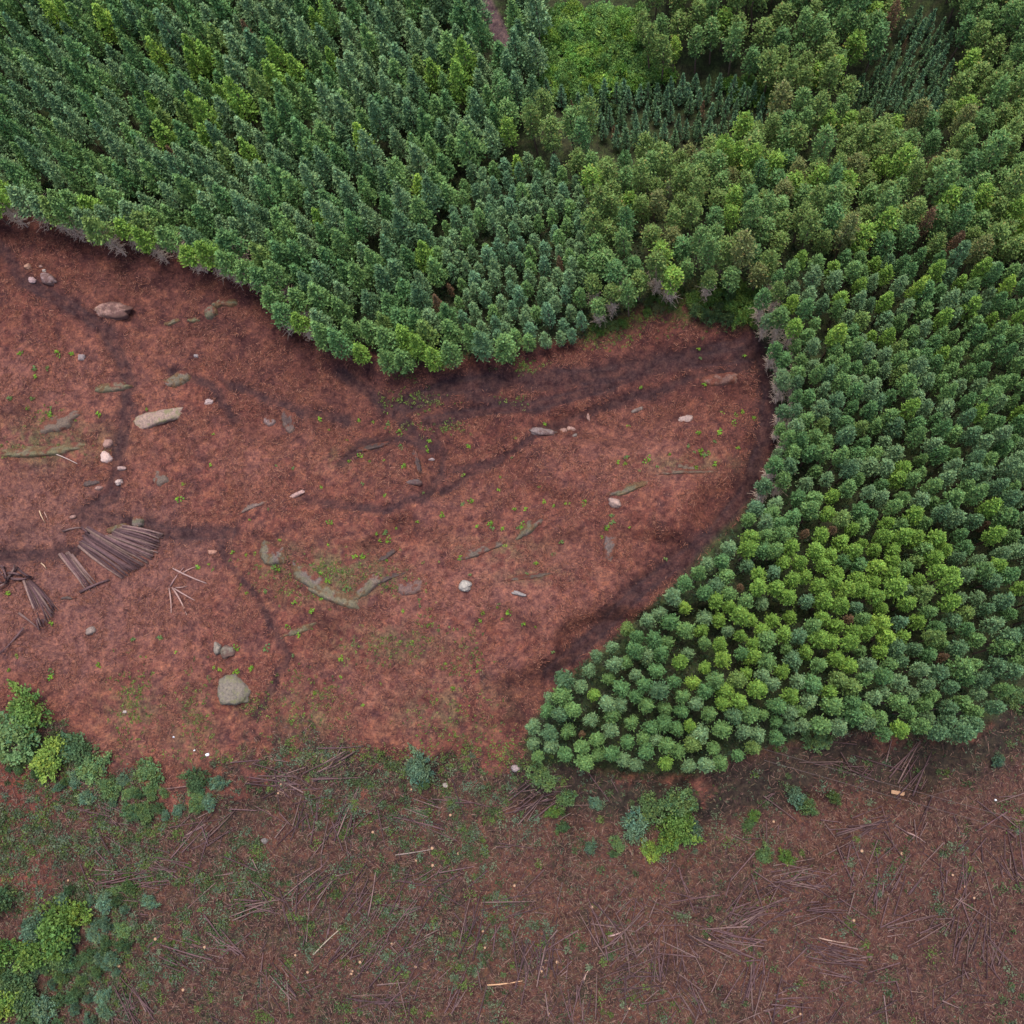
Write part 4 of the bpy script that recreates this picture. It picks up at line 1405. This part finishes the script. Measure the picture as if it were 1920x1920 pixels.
for (a, b, c, d_) in segs:
    mx, my = (a + c) / 2, (b + d_) / 2
    x0, y0, _ = ground_at(a, b)
    x1, y1, _ = ground_at(c, d_)
    lift, th = lr.uniform(.0, .35), lr.uniform(.4, .78)
    cc = np.array(lr.choice(LC)) * lr.uniform(.7, 1.3)
    if n_log < 190 and 0 < mx < 1920 and 1400 < my < 1920:
        n_log += 1
        sec = [s_ for s_ in SECT if s_[1] <= mx < s_[2]][0][0]
        band = 'close to the bushes' if my < 1600 else 'halfway down' if my < 1760 else 'near the bottom edge'
        ln = 'long' if math.hypot(c - a, d_ - b) > 85 else 'short'
        ori = abs(math.degrees(math.atan2(d_ - b, c - a))) % 180
        od = 'level' if ori < 25 or ori > 155 else 'upright' if 65 < ori < 115 else 'slanting'
        sg = math.degrees(math.atan2(d_ - b, c - a)) % 180
        od = 'level' if sg < 22 or sg > 158 else 'upright' if 68 < sg < 112 else 'falling' if sg < 90 else 'rising'
        tk = 'thin' if th < .52 else 'stout' if th > .66 else 'medium'
        cw = 'pale' if cc.sum() > .34 else 'blackish' if cc.sum() < .19 else 'brown'
        sd_ = [s_ for s_ in SECT if s_[1] <= mx < s_[2]][0]
        fr = (mx - sd_[1]) / (sd_[2] - sd_[1])
        hs = 'left' if fr < .33 else 'right' if fr > .66 else 'middle'
        vs = 'top' if my < 1560 else 'upper' if my < 1660 else 'central' if my < 1760 else 'lower' if my < 1850 else 'bottom'
        place_log(x0, y0, x1, y1, lift, th, cc, 'felled_log', f'{ln} {od} {tk} {cw} log {sec}, {vs} {hs}', 'felled logs of lower clear-cut')
    else:
        mid, q, ln = place_log(x0, y0, x1, y1, lift, th, cc, '', '', '', link_it=False)
        V, F = tube([(-ln / 2, 0, 0), (ln / 2, 0, 0)], [.13 * th, .08 * th], 5)
        R3 = np.array(q.to_matrix())
        V = V @ R3.T + np.array(mid)
        rest.append((V, F, np.tile(cc[None, :] * 1.0, (len(V), 1))))
V, F, Cc = merge(rest)
tag(link('scattered_poles', make_mesh('scattered_poles', V, F, [M_DEAD], Cc, True)), 'thinner poles strewn over the lower clear-cut', None, None, 'stuff')

# bright sawn board and litter bags
x0, y0, _ = ground_at(1670, 1484)
x1, y1, _ = ground_at(1696, 1489)
bm = bmesh.new()
bmesh.ops.create_cube(bm, size=1)
bmesh.ops.bevel(bm, geom=bm.edges[:], offset=.03, segments=2, affect='EDGES')
me = bpy.data.meshes.new('sawn_board')
bm.to_mesh(me)
bm.free()
me.materials.append(M_CUT)
o = link('sawn_board', me)
zz = float(gz(np.array([x0]), np.array([y0]))[0])
o.location = ((x0 + x1) / 2, (y0 + y1) / 2, zz + .3)
o.rotation_euler = (0, .02, math.atan2(y1 - y0, x1 - x0))
o.scale = (math.hypot(x1 - x0, y1 - y0), .45, .18)
tag(o, 'bright tan sawn board lying on the brown slope', 'board')
k_ = Nodes('white_plastic', .5, .4)
k_.l(k_.ramp(k_.noise(6, 3, .6, k_.obj_coord()), [(.3, (.6, .62, .68)), (.7, (.85, .87, .9))]), k_.b.inputs['Base Color'])
M_BAG = k_.m
for (px, py, s_, lab) in ((389, 1415, 8, 'brightest white litter bag at the foot of red slope'), (1866, 1500, 6, 'small white litter bag on brown slope far side'),
                          (365, 1407, 4, 'small grey white bag beside the brightest bag'), (326, 1382, 4, 'tiny pale bag up from the brightest bag')):
    o = rock(px, py, s_, s_ * .8, 20, .25, (1, 1, 1), M_BAG, 'litter_bag', lab, 'bag')

# stumps of the felled trees
SM = []
for v in range(3):
    r = np.random.default_rng(60 + v)
    n = 12
    th = np.linspace(0, 2 * math.pi, n, endpoint=False)
    fl = 1 + .22 * r.random(n)
    rings = [(1.55 * fl, -.25), (1.25 * fl, .05), (1.0 * (1 + .05 * r.random(n)), .32), (.97, .34 + .04 * r.random(n))]
    V = np.concatenate([np.stack([np.cos(th) * q, np.sin(th) * q, np.zeros(n) + h], -1) for q, h in rings])
    me = bpy.data.meshes.new('stump')
    F = [[i * n + j, i * n + (j + 1) % n, (i + 1) * n + (j + 1) % n, (i + 1) * n + j] for i in range(3) for j in range(n)] + [list(range(3 * n, 4 * n))]
    me.from_pydata([tuple(map(float, q)) for q in V], [], F)
    me.materials.append(M_BARK)
    me.materials.append(M_CUT)
    me.polygons[len(F) - 1].material_index = 1
    SM.append(me)
STUMPS = [(676, 1803), (662, 1820), (660, 1825), (735, 1768), (780, 1812), (1017, 1813), (1016, 1820), (1045, 1803), (906, 1745), (910, 1776), (811, 1590), (812, 1622), (781, 1613), (845, 1528),
          (772, 1480), (860, 1600), (1030, 1900), (555, 1790), (528, 1470), (523, 1487), (578, 1822), (385, 1775), (293, 1760), (345, 1855), (1785, 1640), (1808, 1662), (1825, 1683), (1615, 1595), (1600, 1725),
          (130, 1650), (225, 1810), (245, 1700), (1330, 1760), (1450, 1540), (1690, 1600), (1500, 1900), (1180, 1890), (1110, 1700), (965, 1660), (700, 1560)]
for i, (px, py) in enumerate(STUMPS):
    x, y, z = ground_at(px, py)
    o = link('tree_stump', SM[i % 3])
    o.location = (x, y, z)
    q = random.uniform(.13, .20)
    o.scale = (q, q, 1)
    o.rotation_euler = (0, 0, random.uniform(0, 6.28))
    o.color = (.16, .10, .085, 1)
    tag(o, 'low tree stump with pale orange cut top', 'stump', 'stumps in lower clear-cut')

# two thin cables over the brown slope
k_ = Nodes('cable_sheath', .6, .3)
k_.l(k_.ramp(k_.noise(2, 2, .5, k_.obj_coord()), [(.3, (.09, .065, .065)), (.7, (.13, .10, .10))]), k_.b.inputs['Base Color'])
for (A_, B_, lab) in (((1425, 1404), (1960, 1552), 'upper thin cable sagging across the brown slope'), ((1425, 1424), (1960, 1575), 'lower thin cable sagging across the brown slope')):
    pts = []
    xa, ya, za = ground_at(*A_)
    xb, yb, zb = ground_at(*B_)
    for i in range(25):
        t = i / 24
        pts.append((xa + (xb - xa) * t, ya + (yb - ya) * t, za + (zb - za) * t + 2.2 + 2.0 * (2 * t - 1) ** 2))
    V, F = tube(pts, [.022] * 25, 5)
    tag(link('cable', make_mesh('cable', V, F, [k_.m], None, True)), lab, 'cable')

# ------------------------------------------------------------------ seedlings
def seedling_mesh(seed):
    r = np.random.default_rng(seed)
    V, F, Cc = shrub_shape(r, 1.0, 1.0, 9, 9, .42)
    return make_mesh('seedling', V, F, [M_LEAF], Cc)


SD = [seedling_mesh(s_) for s_ in range(5)]
KN = [(39, 662), (66, 692), (67, 706), (90, 691), (109, 664), (135, 665), (95, 778), (96, 765), (61, 748), (52, 765), (276, 768), (20, 748), (186, 777), (344, 908), (337, 936),
      (601, 786), (372, 1064), (330, 1223), (186, 1247), (97, 1258), (97, 1270), (18, 1256), (97, 1168), (16, 1113), (32, 1230), (301, 1197), (250, 1199), (436, 1036),
      (462, 1041), (619, 980), (497, 1109), (585, 1146), (552, 1130), (514, 1065), (522, 1065), (583, 1060), (603, 1075), (615, 1090), (712, 1013), (728, 1012), (722, 999),
      (706, 1001), (666, 1044), (680, 1046), (650, 1105), (755, 1146), (673, 789), (700, 792), (728, 795), (750, 812), (805, 828), (758, 874), (680, 907), (655, 865), (676, 855),
      (878, 838), (960, 858), (935, 919), (829, 966), (882, 941), (867, 945), (965, 955), (985, 955), (975, 990), (980, 985), (943, 992), (920, 982), (923, 990), (1020, 941), (1096, 943),
      (1147, 966), (1138, 990), (1148, 980), (1053, 1017), (1037, 1039), (1005, 1057), (988, 1076), (863, 1046), (905, 1149), (955, 1147), (983, 1170), (882, 1078), (1159, 867), (1172, 870),
      (1213, 864), (1175, 858), (1256, 852), (1302, 848), (1314, 847), (1329, 849), (1320, 855), (1340, 828), (1383, 840), (1392, 773), (1380, 780), (1396, 668), (1313, 672), (1323, 720),
      (1310, 655), (1375, 795), (1348, 810), (1310, 812), (1341, 870), (1304, 877), (1354, 774), (1414, 785), (1415, 783), (1248, 1048), (800, 838), (752, 838), (1021, 796), (1202, 727),
      (413, 1256), (444, 1260), (444, 1215), (402, 1252), (473, 1252), (560, 1190), (640, 1235), (540, 1175), (835, 1245), (850, 1290), (470, 1255), (590, 1300), (500, 1215)]
r = np.random.default_rng(8)
ex = []
while len(ex) < 60:
    a, b = r.uniform(380, 1300), r.uniform(770, 1330)
    if float(soft_poly(np.array(a), np.array(b), P_FIR, 40)) < .05 and float(seg_dist(np.array(a), np.array(b), TRACKS[3][0])) > 45:
        ex.append((a, b))
for i, (px, py) in enumerate(KN + ex):
    x, y, z = ground_at(px, py)
    o = link('seedling', SD[i % 5])
    s_ = r.uniform(.20, .42) if i < len(KN) else r.uniform(.15, .26)
    o.location = (x, y, z)
    o.rotation_euler = (0, 0, r.random() * 6.283)
    o.scale = (s_, s_, s_ * .9)
    cc = np.array([.20, .36, .045]) * r.uniform(.7, 1.2) if r.random() < .75 else np.array([.15, .24, .08])
    o.color = (*cc, 1)
    spot = ('on the slope above the log piles' if px < 420 and py < 960 else 'around the log piles and foot of slope' if px < 480 else
            'on the mossy ledges' if px < 780 and py > 960 else 'around the little knoll' if px < 880 and py < 960 else
            'near the curved forest edge' if px > 1150 and py < 900 else 'on the upper side of mound' if py < 1000 else 'on the lower side of mound')
    big = 'fuller' if s_ > .33 else 'tiny' if s_ < .25 else 'small'
    tag(o, f'{big} bright green seedling {spot}', 'seedling', 'seedlings on the red slope')

# ------------------------------------------------------------------ uncountable cover: litter, undergrowth, moss tufts
def scatter(n, weight, seed, box):
    """points on the ground drawn with probability weight(px, py, x, y)"""
    r = np.random.default_rng(seed)
    X, Y = [], []
    got = 0
    while got < n:
        x = r.uniform(xs0 - 14, xs1 + 14, 70000)
        y = r.uniform(ys0 - 14, ys1 + 14, 70000)
        z = height(x, y)
        px, py = project(x, y, z)
        w = weight(px, py, x, y) * (px > box[0]) * (px < box[2]) * (py > box[1]) * (py < box[3])
        k = r.random(70000) < w
        X.append(x[k])
        Y.append(y[k])
        got += int(k.sum())
        if len(X) > 60:
            break
    x, y = np.concatenate(X)[:n], np.concatenate(Y)[:n]
    return x, y, gz(x, y)


FORESTS = (P_WOODS,)


def open_ground(px, py):
    m = np.ones(px.shape)
    for p in FORESTS:
        m = m * (1 - inside(px, py, p))
    return m


def sticks(n, weight, seed, lmin, lmax, wid, cols, name, label):
    r = np.random.default_rng(seed)
    x, y, z = scatter(n, weight, seed, (-260, 340, 2200, 2200))
    n = len(x)
    a = r.random(n) * 6.283
    L = lmin + (lmax - lmin) * r.random(n) ** 2
    w = wid * (.6 + .8 * r.random(n))
    tilt = r.normal(0, .22, n)
    u = np.stack([np.cos(a), np.sin(a), tilt], -1)
    v = np.stack([-np.sin(a), np.cos(a), 0 * a], -1)
    P = np.stack([x, y, z + .05 + .07 * r.random(n) + np.abs(tilt) * L * .4], -1)
    up = np.array([0, 0, 1.0])
    hw = w[:, None]
    A = P - u * L[:, None] / 2
    Bq = P + u * L[:, None] / 2
    # three sided sliver: two visible faces meeting on a ridge
    V = np.stack([A - v * hw, A + up * hw, A + v * hw, Bq - v * hw * .5, Bq + up * hw * .5, Bq + v * hw * .5], 1).reshape(-1, 3)
    base = np.arange(n)[:, None] * 6
    F = np.concatenate([base + np.array([[0, 3, 4, 1]]), base + np.array([[1, 4, 5, 2]])])
    pal = np.array(cols)
    c = pal[r.integers(0, len(pal), n)] * (.75 + .5 * r.random((n, 1)))
    tag(link(name, make_mesh(name, V, F, [M_LITTER], np.repeat(c, 6, 0))), label, None, None, 'stuff')


SHADY = [(1010, 1470), (1250, 1500), (1420, 1478), (1560, 1425), (1720, 1440), (1830, 1415), (1920, 1330)]  # strip of painted ground shade; slash is thinned along it


def in_lower(px, py, x, y):
    return inside(px + 240 * (fbm(x * .12, y * .12, 301, 3) - .5) + 90 * (fbm(x * 1.2, y * 1.2, 402, 3) - .5),
                  py + 300 * (fbm(x * .12, y * .12, 302, 3) - .5) + 110 * (fbm(x * 1.2, y * 1.2, 403, 3) - .5), P_LOWER)


def w_red(px, py, x, y):
    m = open_ground(px, py) * (1 - in_lower(px, py, x, y))
    for pts, w in TRACKS:
        m = m * sstep(w * .5, w * 1.6, seg_dist(px, py, pts))
    return m * (.12 + .88 * sstep(.44, .62, fbm(x * .45, y * .45, 15, 3)))


sticks(105000, w_red, 1, .12, .70, .032,
       [(.19, .080, .052), (.23, .112, .080), (.155, .058, .038), (.085, .036, .032), (.05, .025, .025), (.18, .075, .058), (.11, .045, .035)], 'needle_litter', 'orange brown twigs and needle litter over the red slope')
sticks(150000, lambda px, py, x, y: open_ground(px, py) * in_lower(px, py, x, y) * (1 - .75 * (1 - sstep(22, 80, seg_dist(px, py, SHADY)))), 2, .15, 1.1, .034,
       [(.125, .064, .050), (.15, .088, .072), (.075, .040, .040), (.040, .025, .026), (.10, .052, .040), (.095, .072, .045), (.18, .115, .09), (.065, .036, .036)], 'slash_litter', 'brown branches and slash covering the lower clear-cut')


def tufts(n, weight, seed, rad, per, size, cols, name, label, hgt=.4):
    r = np.random.default_rng(seed)
    x, y, z = scatter(n, weight, seed, (-260, 340, 2200, 2200))
    n = len(x)
    R = rad[0] + (rad[1] - rad[0]) * r.random(n) ** 1.6
    P = np.repeat(np.stack([x, y, z], -1), per, 0)
    off = r.normal(0, .55, (n * per, 3)) * np.repeat(R, per)[:, None]
    off[:, 2] = np.abs(off[:, 2]) * hgt + .05
    P = P + off
    O = np.tile(np.array([[0, 0, 1.0]]), (n * per, 1)) * .3 + off * .8
    V, F = rand_quads(P, O, size, .7, r, .9)
    pal = np.array(cols)
    c = np.repeat(pal[r.integers(0, len(pal), n)] * (.8 + .4 * r.random((n, 1))), per, 0) * (.75 + .5 * r.random((n * per, 1)))
    tag(link(name, make_mesh(name, V, F, [M_LEAF_MASS], np.repeat(c, 4, 0))), label, None, None, 'stuff')


def w_under(px, py, x, y):
    m = open_ground(px, py) * in_lower(px, py, x, y)
    dens = sstep(.47, .62, fbm(x * .28, y * .28, 33, 4))
    west = 1 - .55 * sstep(700, 1500, px)
    return m * (dens * west * .9 + .10)


tufts(8000, w_under, 41, (.12, .50), 14, .13, [(.065, .105, .050), (.095, .135, .088), (.050, .080, .038), (.11, .125, .075), (.080, .115, .038), (.11, .155, .105), (.14, .155, .105)],
      'undergrowth', 'grey green undergrowth sprouting through the slash')


def w_clump(px, py, x, y):
    m = open_ground(px, py) * in_lower(px, py, x, y)
    d = sstep(.47, .60, fbm(x * .20, y * .20, 37, 3)) * (1 - .85 * sstep(800, 1300, px)) * (1 + .8 * (px < 500))
    b = 1 - sstep(15, 55, seg_dist(px, py, [(-60, 1370), (60, 1395), (200, 1450), (420, 1480), (560, 1440), (720, 1425), (930, 1410)]))
    return m * np.clip(d * .5 + b * .3 * sstep(.42, .58, fbm(x * .3, y * .3, 39, 3)) + .03, 0, 1)


tufts(2700, w_clump, 42, (.35, 1.0), 60, .20, [(.075, .115, .045), (.105, .150, .095), (.065, .095, .040), (.13, .16, .095), (.105, .155, .040)],
      'scrub_cover', 'knee high dark and grey green scrub between logs', .55)


def w_moss(px, py, x, y):
    w = 0
    for (mx, my, rx, ry, a) in ((620, 1085, 100, 30, .8), (700, 1085, 50, 25, .6), (845, 803, 28, 10, 1), (800, 800, 50, 8, .5), (720, 1215, 60, 25, .5), (800, 1175, 16, 40, .6),
                                (480, 1322, 22, 16, 1.2), (250, 1330, 30, 70, .5), (370, 1350, 22, 70, .6), (600, 1310, 30, 30, .5), (850, 1340, 60, 40, .5), (870, 1230, 30, 40, .5),
                                (780, 750, 60, 20, .3), (968, 750, 30, 10, .5), (765, 705, 20, 8, 1), (980, 685, 30, 14, 1), (1130, 630, 60, 16, 1.0), (1290, 560, 60, 40, .8), (580, 1340, 80, 60, .3),
                                (1180, 600, 60, 20, .7), (1250, 575, 40, 25, .8), (60, 845, 100, 10, .4), (95, 785, 30, 20, .4), (900, 1400, 80, 30, .8), (700, 1420, 300, 16, .8), (950, 1410, 40, 40, .8)):
        w = np.maximum(w, a * np.exp(-((px - mx) / rx) ** 2 - ((py - my) / ry) ** 2))
    return w * (.3 + .7 * sstep(.4, .6, fbm(x * .6, y * .6, 35, 3)))


tufts(2600, w_moss, 43, (.10, .42), 11, .14, [(.12, .19, .040), (.16, .24, .050), (.09, .13, .045), (.15, .17, .06)], 'grass_tufts', 'yellow green grass and moss tufts on the red slope', .3)


def w_floor(px, py, x, y):
    m = 0
    for p in FORESTS:
        m = np.maximum(m, inside(px, py, p))
    return m * .5


tufts(8000, w_floor, 47, (.2, .7), 10, .28, [(.040, .070, .035), (.05, .085, .035), (.06, .07, .04)], 'forest_undergrowth', 'dark ferns and brush on the forest floor', .6)
# labels that still repeat name the closest landmark of another kind
marks = []
for o in bpy.data.objects:
    if o.get('category') and not o.get('group') and o.get('label'):
        marks.append((o, np.array(o.matrix_world.translation if False else o.location)))
seen = {}
for o in bpy.data.objects:
    if o.get('category') and o.get('group') and o.get('category') not in ('tree', 'shrub', 'log'):
        seen.setdefault(o['label'], []).append(o)
STOP = {'the', 'of', 'in', 'on', 'at', 'by', 'beside', 'below', 'above', 'under', 'to', 'with', 'near', 'and', 'between', 'among', 'right', 'next', 'topping', 'lying', 'from', 'along', 'inside', 'standing', 'crossing', 'behind', 'across'}


def mark_words(m):
    out = []
    for w in m['label'].replace(',', '').split():
        if w in STOP:
            break
        out.append(w)
    return ' '.join(out[:5])


for lab, L in seen.items():
    if len(L) < 2:
        continue
    for o in L:
        p = np.array(o.location)
        d_ = sorted(marks, key=lambda m: float(np.hypot(*(m[1][:2] - p[:2]))))
        m = next((m for m in d_ if len(mark_words(m[0]).split()) >= 2), d_[0])
        v = m[1] - p
        side = ('up' if v[1] < 0 else 'down') + 'slope' if abs(v[1]) > abs(v[0]) else 'beside'
        dist = float(np.hypot(v[0], v[1]))
        q = 'close' if dist < 3 else 'few steps' if dist < 8 else 'well away'
        base = lab.replace(',', '').replace('bright green ', '').split()[:6]
        while base[-1] in STOP:
            base = base[:-1]
        o['label'] = ' '.join(base) + f", {q} {side} " + ('from ' if side != 'beside' else '') + mark_words(m[0])
print('OBJECTS IN SCENE', len(bpy.data.objects))
